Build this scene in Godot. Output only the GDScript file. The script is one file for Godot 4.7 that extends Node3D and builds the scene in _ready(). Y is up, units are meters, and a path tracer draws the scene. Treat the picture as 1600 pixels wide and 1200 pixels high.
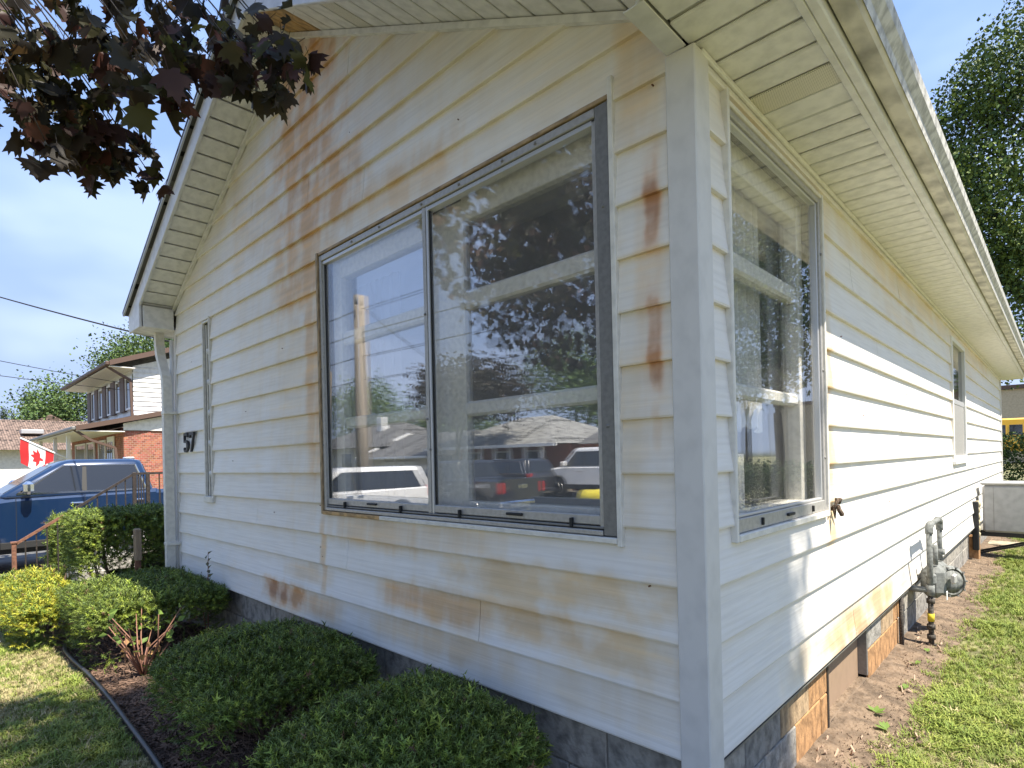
extends Node3D
# y = 0 is the bottom edge of the siding at the near house corner; the yard lies about 0.46 m lower.
const G0 := -0.46
const CO := 0.203
var rng := RandomNumberGenerator.new()
var M := {}
var T := {}
var taken := {}

# ------------------------------------------------------------------ scene
func _ready() -> void:
	rng.seed = 20240611
	# camera: level lens raised (shifted), as the photograph's verticals stay parallel
	var cam := Camera3D.new()
	cam.name = "camera"
	add_child(cam)
	var near := 0.05
	cam.set_frustum(1200.0 / 892.66 * near, Vector2(0.0, (717.31 - 600.0) / 892.66 * near), near, 2000.0)
	cam.position = Vector3(0.9057, 1.0802, 1.8729)
	cam.basis = Basis(Vector3.UP, 0.7674) * Basis(Vector3(0, 0, 1), -0.0231)
	cam.current = true
	# sky and exposure
	var env := Environment.new()
	env.background_mode = Environment.BG_SKY
	env.tonemap_mode = Environment.TONE_MAPPER_LINEAR
	env.tonemap_exposure = 2.5
	env.sdfgi_enabled = true
	env.ssao_enabled = true
	env.ssil_enabled = true
	var sky := Sky.new()
	var sm := ProceduralSkyMaterial.new()
	sm.sky_top_color = lin(0.145, 0.237, 0.46)
	sm.sky_horizon_color = lin(0.265, 0.325, 0.44)
	sm.sky_curve = 0.22
	sm.ground_bottom_color = lin(0.12, 0.13, 0.08)
	sm.ground_horizon_color = lin(0.30, 0.32, 0.28)
	sm.sun_angle_max = 4.0
	sm.sky_cover = clouds()
	sm.sky_cover_modulate = Color(1, 1, 1, 0.09)
	sky.sky_material = sm
	env.sky = sky
	var we := WorldEnvironment.new()
	we.name = "world_environment"
	we.environment = env
	add_child(we)
	# sun: from the side yard, high, square to the side wall
	var sun := DirectionalLight3D.new()
	sun.name = "sun"
	add_child(sun)
	sun.look_at_from_position(Vector3(1.0, 1.75, -0.10), Vector3.ZERO, Vector3.UP)
	sun.light_energy = 1.42
	sun.light_color = Color(1.0, 0.965, 0.90)
	sun.light_angular_distance = 0.5
	sun.shadow_enabled = true
	make_materials()
	build_ground()
	build_house()
	build_neighbours()
	build_props()
	build_vehicles()
	build_plants()
	build_maple()

func clouds() -> ImageTexture:
	var n := FastNoiseLite.new()
	n.seed = 11
	n.noise_type = FastNoiseLite.TYPE_SIMPLEX_SMOOTH
	n.frequency = 1.3
	n.fractal_octaves = 5
	var im := Image.create(1024, 512, false, Image.FORMAT_RGBA8)
	for y in 256:
		var el := (0.5 - (y + 0.5) / 512.0) * PI
		for x in 1024:
			var az := x / 1024.0 * TAU
			var d := Vector3(cos(el) * sin(az), sin(el) * 2.6, cos(el) * cos(az))
			var v := clampf((n.get_noise_3dv(d * 1.6) + 0.08) * 1.9, 0.0, 1.0)
			v *= smoothstep(0.0, 0.15, el)
			im.set_pixel(x, y, Color(1, 1, 1, v))
	return ImageTexture.create_from_image(im)

# ------------------------------------------------------------------ basics
func lin(r: float, g: float, b: float, a := 1.0) -> Color:
	var c := Color(r, g, b).linear_to_srgb()
	c.a = a
	return c

func numbered(called: String) -> String:
	var n: int = taken.get(called, 0)
	taken[called] = n + 1
	return called if n == 0 else "%s_%03d" % [called, n]

func origin_of(n: Node) -> Vector3:
	var p := Vector3.ZERO
	var k := n
	while k != null and k != self and k is Node3D:
		p += (k as Node3D).position
		k = k.get_parent()
	return p

# a thing: a Node3D at its base
func thing(called: String, label: String, category: String, at := Vector3.ZERO, group := "", turn := 0.0) -> Node3D:
	var o := Node3D.new()
	o.name = numbered(called)
	add_child(o)
	o.position = at
	o.rotation.y = turn
	o.set_meta("label", label)
	o.set_meta("category", category)
	if group != "":
		o.set_meta("group", group)
	return o

# a node without a mesh of its own inside a thing
func sub(called: String, parent: Node) -> Node3D:
	var o := Node3D.new()
	o.name = called
	parent.add_child(o, true)
	return o

# a mesh given in world coordinates, hung under parent
func put(called: String, mesh: Mesh, m: Material, parent: Node = self) -> MeshInstance3D:
	var o := MeshInstance3D.new()
	o.mesh = mesh
	o.material_override = m
	o.name = numbered(called) if parent == self else called
	parent.add_child(o, true)
	if parent != self:
		o.position = -origin_of(parent)
	return o

# a mesh given in its parent's own coordinates
func loc(called: String, mesh: Mesh, m: Material, parent: Node, at := Vector3.ZERO) -> MeshInstance3D:
	var o := MeshInstance3D.new()
	o.mesh = mesh
	o.material_override = m
	o.name = called
	parent.add_child(o, true)
	o.position = at
	return o

func structure(called: String, mesh: Mesh, m: Material) -> MeshInstance3D:
	var o := put(called, mesh, m)
	o.set_meta("kind", "structure")
	return o

func scatter(called: String, mesh: Mesh, m: Material, xf: Array, cols: Array, parent: Node = self) -> MultiMeshInstance3D:
	var mm := MultiMesh.new()
	mm.transform_format = MultiMesh.TRANSFORM_3D
	mm.use_colors = cols.size() > 0
	mm.mesh = mesh
	mm.instance_count = xf.size()
	for i in xf.size():
		mm.set_instance_transform(i, xf[i])
		if cols.size() > 0:
			mm.set_instance_color(i, cols[i])
	var o := MultiMeshInstance3D.new()
	o.multimesh = mm
	o.material_override = m
	o.name = numbered(called) if parent == self else called
	parent.add_child(o, true)
	if parent != self:
		o.position = -origin_of(parent)
	o.set_meta("kind", "stuff")
	return o

# ------------------------------------------------------------------ shapes
func start(smooth := false) -> SurfaceTool:
	var st := SurfaceTool.new()
	st.begin(Mesh.PRIMITIVE_TRIANGLES)
	st.set_smooth_group(0 if smooth else -1)
	return st

func done(st: SurfaceTool) -> ArrayMesh:
	st.generate_normals()
	return st.commit()

func tri(st: SurfaceTool, a: Vector3, b: Vector3, c: Vector3, out: Vector3) -> void:
	if (b - a).cross(c - a).dot(out) > 0.0:
		st.add_vertex(a); st.add_vertex(c); st.add_vertex(b)
	else:
		st.add_vertex(a); st.add_vertex(b); st.add_vertex(c)

func quad(st: SurfaceTool, a: Vector3, b: Vector3, c: Vector3, d: Vector3, out: Vector3) -> void:
	tri(st, a, b, c, out)
	tri(st, a, c, d, out)

# box between two corners with chamfered edges
func box(st: SurfaceTool, lo: Vector3, hi: Vector3, ch := 0.0) -> void:
	var a := Vector3(minf(lo.x, hi.x), minf(lo.y, hi.y), minf(lo.z, hi.z))
	var b := Vector3(maxf(lo.x, hi.x), maxf(lo.y, hi.y), maxf(lo.z, hi.z))
	var c := (a + b) / 2.0
	var h := (b - a) / 2.0
	ch = minf(ch, minf(h.x, minf(h.y, h.z)) * 0.9)
	for ax in 3:
		var u := (ax + 1) % 3
		var v := (ax + 2) % 3
		for s in [-1.0, 1.0]:
			var p := []
			for q in [[-1, -1], [1, -1], [1, 1], [-1, 1]]:
				var w := Vector3.ZERO
				w[ax] = s * h[ax]
				w[u] = q[0] * (h[u] - ch)
				w[v] = q[1] * (h[v] - ch)
				p.append(c + w)
			var n := Vector3.ZERO
			n[ax] = s
			quad(st, p[0], p[1], p[2], p[3], n)
	if ch <= 0.0:
		return
	for ax in 3:
		var u := (ax + 1) % 3
		var v := (ax + 2) % 3
		for su in [-1.0, 1.0]:
			for sv in [-1.0, 1.0]:
				var p := []
				for q in [[-1, 0], [1, 0], [1, 1], [-1, 1]]:
					var w := Vector3.ZERO
					w[ax] = q[0] * (h[ax] - ch)
					w[u] = su * (h[u] - (ch if q[1] == 1 else 0.0))
					w[v] = sv * (h[v] - (ch if q[1] == 0 else 0.0))
					p.append(c + w)
				var n := Vector3.ZERO
				n[u] = su
				n[v] = sv
				quad(st, p[0], p[1], p[2], p[3], n)
	for sx in [-1.0, 1.0]:
		for sy in [-1.0, 1.0]:
			for sz in [-1.0, 1.0]:
				var s := Vector3(sx, sy, sz)
				var e := Vector3(h.x - ch, h.y - ch, h.z - ch)
				tri(st, c + s * Vector3(h.x, e.y, e.z), c + s * Vector3(e.x, h.y, e.z), c + s * Vector3(e.x, e.y, h.z), s)

func boxm(lo: Vector3, hi: Vector3, ch := 0.0) -> ArrayMesh:
	var st := start()
	box(st, lo, hi, ch)
	return done(st)

# bar with rectangular section between two points
func bar(st: SurfaceTool, a: Vector3, b: Vector3, w: float, h: float, up := Vector3.UP) -> void:
	var d := (b - a).normalized()
	if absf(d.dot(up)) > 0.98:
		up = Vector3.RIGHT
	var r := d.cross(up).normalized() * w / 2.0
	var u := r.cross(d).normalized() * h / 2.0
	loft(st, [[a - r - u, a + r - u, a + r + u, a - r + u], [b - r - u, b + r - u, b + r + u, b - r + u]], true)

# joins loops of equal length
func loft(st: SurfaceTool, loops: Array, caps: bool, closed := true) -> void:
	var n: int = loops[0].size()
	for k in loops.size() - 1:
		var A: Array = loops[k]
		var B: Array = loops[k + 1]
		var c := Vector3.ZERO
		for i in n:
			c += A[i] + B[i]
		c /= 2.0 * n
		for i in (n if closed else n - 1):
			var j := (i + 1) % n
			var mid: Vector3 = (A[i] + A[j] + B[i] + B[j]) / 4.0
			quad(st, A[i], A[j], B[j], B[i], mid - c)
	if caps:
		for e in 2:
			var L: Array = loops[0] if e == 0 else loops[-1]
			var O: Array = loops[1] if e == 0 else loops[-2]
			var c := Vector3.ZERO
			var o := Vector3.ZERO
			for i in n:
				c += L[i] / n
				o += O[i] / n
			for i in n:
				tri(st, L[i], L[(i + 1) % n], c, c - o)

func tube(st: SurfaceTool, pts: Array, rad, sides := 8, caps := true) -> void:
	var loops := []
	var up := Vector3(0.13, 0.97, 0.2).normalized()
	for i in pts.size():
		var d: Vector3 = (pts[mini(i + 1, pts.size() - 1)] - pts[maxi(i - 1, 0)]).normalized()
		if absf(d.dot(up)) > 0.95:
			up = Vector3(0.9, 0.1, 0.4).normalized()
		var r := d.cross(up).normalized()
		var u := r.cross(d).normalized()
		up = u
		var q: float = rad[i] if rad is Array else rad
		var L := []
		for k in sides:
			var a := TAU * k / sides
			L.append(pts[i] + (r * cos(a) + u * sin(a)) * q)
		loops.append(L)
	loft(st, loops, caps)

func tubem(pts: Array, rad, sides := 8) -> ArrayMesh:
	var st := start(true)
	tube(st, pts, rad, sides)
	return done(st)

# ring-shaped lathe around an axis through c; prof = [[along, radius], ...]
func lathe(st: SurfaceTool, c: Vector3, axis: Vector3, prof: Array, sides := 20) -> void:
	var u := axis.cross(Vector3(0.3, 0.9, 0.25)).normalized()
	var v := axis.cross(u).normalized()
	var loops := []
	for p in prof:
		var L := []
		for k in sides:
			var a := TAU * k / sides
			L.append(c + axis * p[0] + (u * cos(a) + v * sin(a)) * maxf(p[1], 0.0005))
		loops.append(L)
	loft(st, loops, true)

# polygon in the plane (o, ex, ey) pushed along ez; bevel rounds the rim
func slab(st: SurfaceTool, poly: Array, o: Vector3, ex: Vector3, ey: Vector3, ez: Vector3, bevel := 0.0) -> void:
	var p2 := PackedVector2Array()
	for p in poly:
		p2.append(p)
	var tris := Geometry2D.triangulate_polygon(p2)
	var n := p2.size()
	var area := 0.0
	for i in n:
		area += p2[i].cross(p2[(i + 1) % n])
	var sgn := signf(area)
	var inn := PackedVector2Array()
	for i in n:
		var d0 := (p2[i] - p2[(i + n - 1) % n]).normalized()
		var d1 := (p2[(i + 1) % n] - p2[i]).normalized()
		var nn := Vector2(-(d0 + d1).y, (d0 + d1).x).normalized() * sgn
		inn.append(p2[i] + nn * bevel / maxf(0.5, nn.dot(Vector2(-d1.y, d1.x) * sgn)))
	var f := func(p: Vector2, z: float) -> Vector3: return o + ex * p.x + ey * p.y + ez.normalized() * z
	var len := ez.length()
	var rings := [[inn, 0.0], [p2, bevel], [p2, len - bevel], [inn, len]] if bevel > 0.0 else [[p2, 0.0], [p2, len]]
	for k in rings.size() - 1:
		for i in n:
			var j := (i + 1) % n
			var e: Vector2 = p2[j] - p2[i]
			var outw := (ex * e.y - ey * e.x) * sgn
			if k == 0 and bevel > 0.0:
				outw -= ez.normalized() * e.length()
			elif k == 2:
				outw += ez.normalized() * e.length()
			quad(st, f.call(rings[k][0][i], rings[k][1]), f.call(rings[k][0][j], rings[k][1]), f.call(rings[k + 1][0][j], rings[k + 1][1]), f.call(rings[k + 1][0][i], rings[k + 1][1]), outw)
	for e in 2:
		var R: PackedVector2Array = rings[0][0] if e == 0 else rings[-1][0]
		var z: float = 0.0 if e == 0 else len
		for i in range(0, tris.size(), 3):
			tri(st, f.call(R[tris[i]], z), f.call(R[tris[i + 1]], z), f.call(R[tris[i + 2]], z), ez * (-1.0 if e == 0 else 1.0))

func slabm(poly: Array, o: Vector3, ex: Vector3, ey: Vector3, ez: Vector3, bevel := 0.0) -> ArrayMesh:
	var st := start()
	slab(st, poly, o, ex, ey, ez, bevel)
	return done(st)

# second texture coordinates laid flat on a wall: u = (p - o).a, v = 1 - (p - o).up / h
func flat_uv2(mesh: ArrayMesh, o: Vector3, a: Vector3, h: float) -> ArrayMesh:
	var arr := mesh.surface_get_arrays(0)
	var v: PackedVector3Array = arr[Mesh.ARRAY_VERTEX]
	var uv := PackedVector2Array()
	for p in v:
		uv.append(Vector2((p - o).dot(a), 1.0 - (p.y - o.y) / h))
	arr[Mesh.ARRAY_TEX_UV2] = uv
	var m := ArrayMesh.new()
	m.add_surface_from_arrays(Mesh.PRIMITIVE_TRIANGLES, arr)
	return m

# ------------------------------------------------------------------ textures and materials
func noise_tex(key: String, w: int, h: int, freq: float, lo: float, hi: float, oct := 4, stretch := Vector2.ONE, sd := 1) -> void:
	var n := FastNoiseLite.new()
	n.seed = sd
	n.noise_type = FastNoiseLite.TYPE_SIMPLEX_SMOOTH
	n.frequency = freq
	n.fractal_octaves = oct
	var src := n.get_seamless_image(maxi(8, int(w / stretch.x)), maxi(8, int(h / stretch.y)), false, false, 0.2)
	src.resize(w, h, Image.INTERPOLATE_CUBIC)
	src.convert(Image.FORMAT_L8)
	var d := src.get_data()
	for i in d.size():
		d[i] = int(255.0 * clampf(lo + (hi - lo) * d[i] / 255.0, 0.0, 1.0))
	T[key] = ImageTexture.create_from_image(Image.create_from_data(w, h, false, Image.FORMAT_L8, d))

func mat(c: Color, rough := 0.8, o := {}) -> StandardMaterial3D:
	var m := StandardMaterial3D.new()
	m.albedo_color = c
	m.roughness = rough
	m.metallic = o.get("metal", 0.0)
	m.metallic_specular = o.get("spec", 0.5)
	if o.has("tex"):
		m.albedo_texture = T[o.tex]
	if o.has("bump"):
		m.heightmap_enabled = true
		m.heightmap_texture = T[o.bump]
		m.heightmap_scale = o.get("bs", 0.1)
	if o.has("rtex"):
		m.roughness_texture = T[o.rtex]
	if o.has("scale"):
		m.uv1_triplanar = true
		m.uv1_world_triplanar = o.get("world", true)
		m.uv1_triplanar_sharpness = 6.0
		m.uv1_scale = o.scale
	if o.has("detail"):
		m.detail_enabled = true
		m.detail_albedo = T[o.detail]
		m.detail_uv_layer = BaseMaterial3D.DETAIL_UV_2
		m.detail_blend_mode = BaseMaterial3D.BLEND_MODE_MIX
	if o.has("vc"):
		m.vertex_color_use_as_albedo = true
	if o.has("back"):
		m.backlight_enabled = true
		m.backlight = o.back
	if o.has("coat"):
		m.clearcoat_enabled = true
		m.clearcoat = o.coat
		m.clearcoat_roughness = 0.03
	if o.has("ior"):
		m.refraction_enabled = true
		m.refraction_scale = o.ior
	if o.has("alpha"):
		m.transparency = BaseMaterial3D.TRANSPARENCY_ALPHA
		m.albedo_color.a = o.alpha
	m.cull_mode = BaseMaterial3D.CULL_DISABLED
	return m

# rust and grime of a painted wall: blobs of [x, y, rx, ry, rust 0..1, strength, streak 0..1] broken up by grain and drips
func stain_tex(key: String, w: int, h: int, wide: float, high: float, blobs: Array, sd: int, haze: float, grime: float) -> void:
	var n := FastNoiseLite.new()
	n.seed = sd
	n.noise_type = FastNoiseLite.TYPE_SIMPLEX_SMOOTH
	n.frequency = 0.02
	n.fractal_octaves = 5
	var cloud := n.get_image(w, h)
	cloud.convert(Image.FORMAT_L8)
	n.seed = sd + 1
	n.frequency = 0.03
	n.fractal_octaves = 4
	var drip := n.get_image(w, maxi(8, h / 24))
	drip.resize(w, h, Image.INTERPOLATE_CUBIC)
	drip.convert(Image.FORMAT_L8)
	n.seed = sd + 2
	n.frequency = 0.06
	var scuff := n.get_image(maxi(8, w / 10), h)
	scuff.resize(w, h, Image.INTERPOLATE_CUBIC)
	scuff.convert(Image.FORMAT_L8)
	var dc := cloud.get_data()
	var dd := drip.get_data()
	var ds := scuff.get_data()
	var tan_a := PackedFloat32Array()
	var rust_a := PackedFloat32Array()
	tan_a.resize(w * h)
	rust_a.resize(w * h)
	var sx := w / wide
	var sy := h / high
	for b in blobs:
		var x0 := maxi(0, int((b[0] - b[2]) * sx))
		var x1 := mini(w - 1, int((b[0] + b[2]) * sx))
		var y0 := maxi(0, int((high - b[1] - b[3]) * sy))
		var y1 := mini(h - 1, int((high - b[1] + b[3]) * sy))
		for py in range(y0, y1 + 1):
			var ey: float = ((high - py / sy) - b[1]) / b[3]
			for px in range(x0, x1 + 1):
				var ex: float = (px / sx - b[0]) / b[2]
				var d := 1.0 - pow(absf(ex * ex * ex) + absf(ey * ey * ey), 0.3333)
				if d <= 0.0:
					continue
				var i := py * w + px
				var g: float = lerpf(dc[i], dd[i], b[6]) / 255.0
				var v: float = smoothstep(0.0, 0.75, d + (g - 0.5) * 0.35) * clampf(0.5 + 0.9 * g, 0.0, 1.0) * minf(1.0, d * 6.0) * b[5]
				if b[4] > 0.0:
					rust_a[i] = maxf(rust_a[i], pow(v, 1.3) * b[4])
				tan_a[i] = maxf(tan_a[i], v)
	var out := PackedByteArray()
	out.resize(w * h * 4)
	for i in w * h:
		var base := clampf((dc[i] / 255.0 - 0.42) * 1.4, 0.0, 1.0) * haze + clampf((dd[i] / 255.0 - 0.55) * 2.0, 0.0, 1.0) * haze * 0.6 + clampf((ds[i] / 255.0 - 0.68) * 3.0, 0.0, 1.0) * 0.16
		var lap := fposmod(high - (i / w) / sy, CO) / CO
		var edge := (smoothstep(0.16, 0.0, lap) + smoothstep(0.80, 1.0, lap)) * clampf(dc[i] / 255.0 * 1.5 - 0.35, 0.0, 0.8) * grime
		var t := clampf(tan_a[i] * 0.8 + base + edge, 0.0, 0.9)
		var r := clampf(rust_a[i], 0.0, 1.0)
		var fleck := 0.9 + 0.2 * ds[i] / 255.0
		var c1 := Vector3(222, 199, 156).lerp(Vector3(208, 154, 88), minf(1.0, r * 1.8)).lerp(Vector3(156, 92, 34), clampf(r * 1.8 - 0.9, 0.0, 1.0)) * fleck
		out[i * 4] = int(clampf(c1.x, 0, 255))
		out[i * 4 + 1] = int(clampf(c1.y, 0, 255))
		out[i * 4 + 2] = int(clampf(c1.z, 0, 255))
		out[i * 4 + 3] = int(255.0 * t)
	T[key] = ImageTexture.create_from_image(Image.create_from_data(w, h, false, Image.FORMAT_RGBA8, out))

func make_materials() -> void:
	noise_tex("fine", 512, 512, 0.03, 0.90, 1.05, 5)
	noise_tex("coarse", 512, 512, 0.012, 0.66, 1.16, 5, Vector2.ONE, 4)
	noise_tex("grain", 512, 512, 0.035, 0.0, 1.0, 3, Vector2(14, 1), 7)
	noise_tex("graincol", 512, 512, 0.03, 0.95, 1.03, 5, Vector2(5, 1), 9)
	noise_tex("relief", 512, 512, 0.04, 0.0, 1.0, 5, Vector2.ONE, 12)
	noise_tex("dirty", 512, 512, 0.02, 0.30, 1.25, 6, Vector2(1, 1), 21)
	var front := [
		[3.30, 4.2, 0.70, 0.60, 0.85, 1.0, 0.3], [3.20, 3.75, 0.75, 0.45, 0.60, 0.95, 0.5], [3.10, 3.30, 0.85, 0.55, 0.45, 1.0, 0.35], [3.25, 2.85, 0.95, 0.48, 0.42, 1.0, 0.4], [3.05, 2.45, 0.75, 0.6, 0.36, 0.95, 0.45],
		[3.16, 1.7, 0.22, 1.15, 0.32, 0.9, 0.7], [2.85, 1.6, 0.45, 1.3, 0.05, 0.5, 0.7], [4.2, 2.62, 0.9, 0.22, 0.3, 0.75, 0.45], [3.9, 3.2, 0.9, 0.6, 0.12, 0.4, 0.5], [2.3, 3.0, 0.9, 0.6, 0.15, 0.6, 0.6],
		[5.74, 2.00, 0.06, 0.28, 0.85, 1.0, 0.3], [5.742, 1.50, 0.055, 0.34, 0.85, 1.0, 0.3], [5.74, 1.2, 0.045, 0.2, 0.5, 0.8, 0.5], [5.73, 1.6, 0.10, 1.2, 0.35, 0.6, 0.6], [5.70, 2.55, 0.18, 0.5, 0.2, 0.7, 0.6], [5.6, 1.2, 0.22, 0.55, 0.1, 0.6, 0.7],
		[5.2, 0.53, 1.0, 0.15, 0.14, 0.95, 0.1], [5.0, 0.36, 1.1, 0.15, 0.2, 0.95, 0.2], [5.6, 0.33, 0.5, 0.15, 0.1, 0.9, 0.1], [4.5, 0.32, 0.6, 0.14, 0.38, 0.95, 0.5], [4.2, 0.33, 0.4, 0.12, 0.5, 0.9, 0.6], [4.4, 0.13, 0.9, 0.12, 0.2, 0.75, 0.6], [5.4, 0.12, 0.6, 0.12, 0.1, 0.45, 0.6],
		[2.72, 0.12, 0.6, 0.14, 0.7, 1.0, 0.1], [2.55, 0.14, 0.4, 0.13, 0.9, 1.0, 0.05], [3.15, 0.12, 0.45, 0.13, 0.4, 0.8, 0.6], [3.24, 0.45, 0.06, 0.45, 0.35, 0.8, 0.6], [3.0, 0.33, 0.5, 0.10, 0.3, 0.6, 0.4], [3.9, 0.66, 0.8, 0.14, 0.25, 0.75, 0.95], [4.6, 0.68, 0.6, 0.12, 0.2, 0.6, 0.95],
[5.2, 2.75, 1.1, 0.6, 0.05, 0.32, 0.3], [4.6, 3.2, 1.0, 0.7, 0.05, 0.32, 0.3], [2.0, 3.2, 1.0, 0.7, 0.1, 0.32, 0.4], [1.2, 2.7, 1.0, 0.5, 0.0, 0.25, 0.4], [5.7, 1.7, 0.4, 1.5, 0.0, 0.25, 0.5], [2.2, 1.9, 0.6, 1.1, 0.0, 0.3, 0.85]]
	stain_tex("stain_front", 1240, 900, 6.0, 4.5, front, 5, 0.12, 0.13)
	var side := [
		[12.35, 0.1, 0.5, 0.12, 0.3, 0.6, 0.6], [11.7, 0.1, 0.8, 0.14, 0.75, 0.9, 0.4], [10.9, 0.1, 0.9, 0.14, 0.7, 0.9, 0.3], [10.1, 0.1, 0.6, 0.13, 0.4, 0.7, 0.4], [11.3, 0.03, 1.2, 0.06, 0.9, 0.9, 0.2],
		[11.95, 1.5, 0.13, 0.34, 0.22, 1.0, 0.1], [11.94, 1.1, 0.13, 0.4, 0.25, 1.0, 0.1], [11.95, 0.72, 0.12, 0.22, 0.25, 1.0, 0.1], [11.97, 1.9, 0.12, 0.3, 0.1, 0.6, 0.1], [12.0, 2.3, 0.3, 0.3, 0.1, 0.5, 0.1],
		[7.2, 1.6, 0.25, 1.0, 0.15, 0.6, 0.2], [9.5, 2.35, 3.0, 0.2, 0.1, 0.6, 0.1], [5.0, 2.35, 3.5, 0.2, 0.1, 0.6, 0.1], [13.0, 2.3, 0.4, 0.4, 0.1, 0.6, 0.1], [10.0, 2.1, 1.2, 0.12, 0.1, 0.4, 0.2], [6.0, 2.1, 2.0, 0.14, 0.1, 0.4, 0.2]]
	stain_tex("stain_side", 1800, 360, 13.5, 2.6, side, 31, 0.08, 0.12)
	# perforated aluminium strip
	var im := Image.create(128, 128, false, Image.FORMAT_RGB8)
	im.fill(Color(1, 1, 1))
	for y in 16:
		for x in 16:
			im.fill_rect(Rect2i(x * 8 + (4 if y % 2 else 0), y * 8, 3, 3), Color(0.45, 0.43, 0.38))
	T.perf = ImageTexture.create_from_image(im)
	# roof shingles seen from far
	im = Image.create(256, 256, false, Image.FORMAT_RGB8)
	var r2 := RandomNumberGenerator.new()
	r2.seed = 5
	for y in 16:
		for x in 8:
			var t := r2.randf_range(0.72, 1.0)
			var off := r2.randi_range(0, 10) + (16 if y % 2 else 0)
			im.fill_rect(Rect2i((x * 32 + off) % 256, y * 16, 31, 14), Color(t, t, t))
	T.shingle = ImageTexture.create_from_image(im)
	# brick courses seen from far
	im = Image.create(256, 256, false, Image.FORMAT_RGB8)
	im.fill(Color(0.9, 0.85, 0.8))
	for y in 16:
		for x in 9:
			var t := r2.randf_range(0.7, 1.0)
			im.fill_rect(Rect2i(x * 32 - (16 if y % 2 else 0), y * 16, 29, 13), Color(t, t * r2.randf_range(0.60, 0.74), t * 0.56))
	T.brick = ImageTexture.create_from_image(im)

	var up := Vector3(0.55, 2.4, 0.55)
	M.siding = []
	for c in [[0.84, 0.82, 0.785], [0.83, 0.805, 0.76], [0.85, 0.83, 0.80], [0.82, 0.79, 0.745]]:
		M.siding.append(mat(lin(c[0], c[1], c[2]), 0.55, {"tex": "graincol", "scale": up, "bump": "grain", "bs": 0.09, "detail": "stain_front"}))
	M.siding_side = []
	for c in [[0.82, 0.79, 0.75], [0.81, 0.78, 0.735]]:
		M.siding_side.append(mat(lin(c[0], c[1], c[2]), 0.55, {"tex": "graincol", "scale": up, "bump": "grain", "bs": 0.09, "detail": "stain_side"}))
	M.post = mat(lin(0.68, 0.655, 0.62), 0.5, {"tex": "graincol", "scale": Vector3(3.0, 0.5, 3.0), "bump": "relief", "bs": 0.03})
	M.trim = mat(lin(0.76, 0.73, 0.66), 0.5, {"tex": "fine", "scale": Vector3(0.8, 0.8, 0.8)})
	M.rusty_trim = mat(lin(0.42, 0.30, 0.17), 0.6, {"tex": "coarse", "scale": Vector3(1.5, 1.5, 1.5)})
	M.soffit = mat(lin(0.82, 0.80, 0.77), 0.5, {"tex": "fine", "scale": Vector3(0.7, 0.7, 0.7)})
	M.soffit_rust = mat(lin(0.55, 0.34, 0.14), 0.6, {"tex": "coarse", "scale": Vector3(2, 2, 2)})
	M.perf = mat(lin(0.76, 0.72, 0.62), 0.6, {"tex": "perf", "scale": Vector3(9, 9, 9)})
	M.fascia = mat(lin(0.74, 0.73, 0.72), 0.45, {"tex": "fine", "scale": Vector3(0.5, 0.5, 0.5)})
	M.gutter = mat(lin(0.68, 0.645, 0.58), 0.6, {"tex": "coarse", "scale": Vector3(0.8, 1.2, 0.5), "bump": "relief", "bs": 0.1})
	M.gutter_face = mat(lin(0.60, 0.59, 0.56), 0.65, {"tex": "coarse", "scale": Vector3(2.2, 2.2, 2.2), "bump": "relief", "bs": 0.1})
	M.roof = mat(lin(0.17, 0.16, 0.15), 0.95, {"tex": "shingle", "scale": Vector3(0.5, 0.5, 0.5), "bump": "relief", "bs": 0.3})
	M.alu = mat(lin(0.46, 0.445, 0.42), 0.45, {"metal": 0.35, "tex": "fine", "scale": Vector3(2, 2, 2)})
	M.alu_dark = mat(lin(0.23, 0.225, 0.215), 0.5, {"metal": 0.3, "tex": "fine", "scale": Vector3(2, 2, 2)})
	M.alu_light = mat(lin(0.55, 0.55, 0.55), 0.35, {"metal": 0.4})
	M.sash = mat(lin(0.78, 0.76, 0.69), 0.6, {"tex": "fine", "scale": Vector3(1.5, 1.5, 1.5), "bump": "grain", "bs": 0.05})
	M.black = mat(lin(0.015, 0.015, 0.015), 0.6)
	M.front_pane = mat(Color(1, 1, 1), 0.0, {"alpha": 0.0, "ior": 0.19})
	M.pane = mat(Color(1, 1, 1), 0.0, {"alpha": 0.02})
	M.plaster = mat(lin(0.70, 0.68, 0.62), 0.9)
	M.carpet = mat(lin(0.16, 0.13, 0.10), 0.95)
	M.blind = mat(lin(0.46, 0.45, 0.43), 0.8, {"back": lin(0.2, 0.2, 0.2)})
	M.lace = mat(lin(0.80, 0.80, 0.77), 0.9, {"back": lin(0.5, 0.5, 0.5)})
	M.block = []
	for c in [[0.33, 0.315, 0.285], [0.29, 0.275, 0.25], [0.37, 0.345, 0.305]]:
		M.block.append(mat(lin(c[0], c[1], c[2]), 0.95, {"tex": "coarse", "scale": Vector3(1.7, 1.7, 1.7), "bump": "relief", "bs": 0.35}))
	M.block_rust = mat(lin(0.44, 0.245, 0.11), 0.95, {"tex": "coarse", "scale": Vector3(2.2, 1.2, 2.2), "bump": "relief", "bs": 0.35})
	M.block_tan = mat(lin(0.42, 0.30, 0.18), 0.95, {"tex": "coarse", "scale": Vector3(2.2, 1.2, 2.2), "bump": "relief", "bs": 0.35})
	M.mortar = mat(lin(0.24, 0.225, 0.20), 0.95, {"tex": "fine", "scale": Vector3(2, 2, 2)})
	M.plywood = mat(lin(0.30, 0.21, 0.14), 0.8, {"tex": "graincol", "scale": Vector3(2.5, 0.4, 2.5)})
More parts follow.
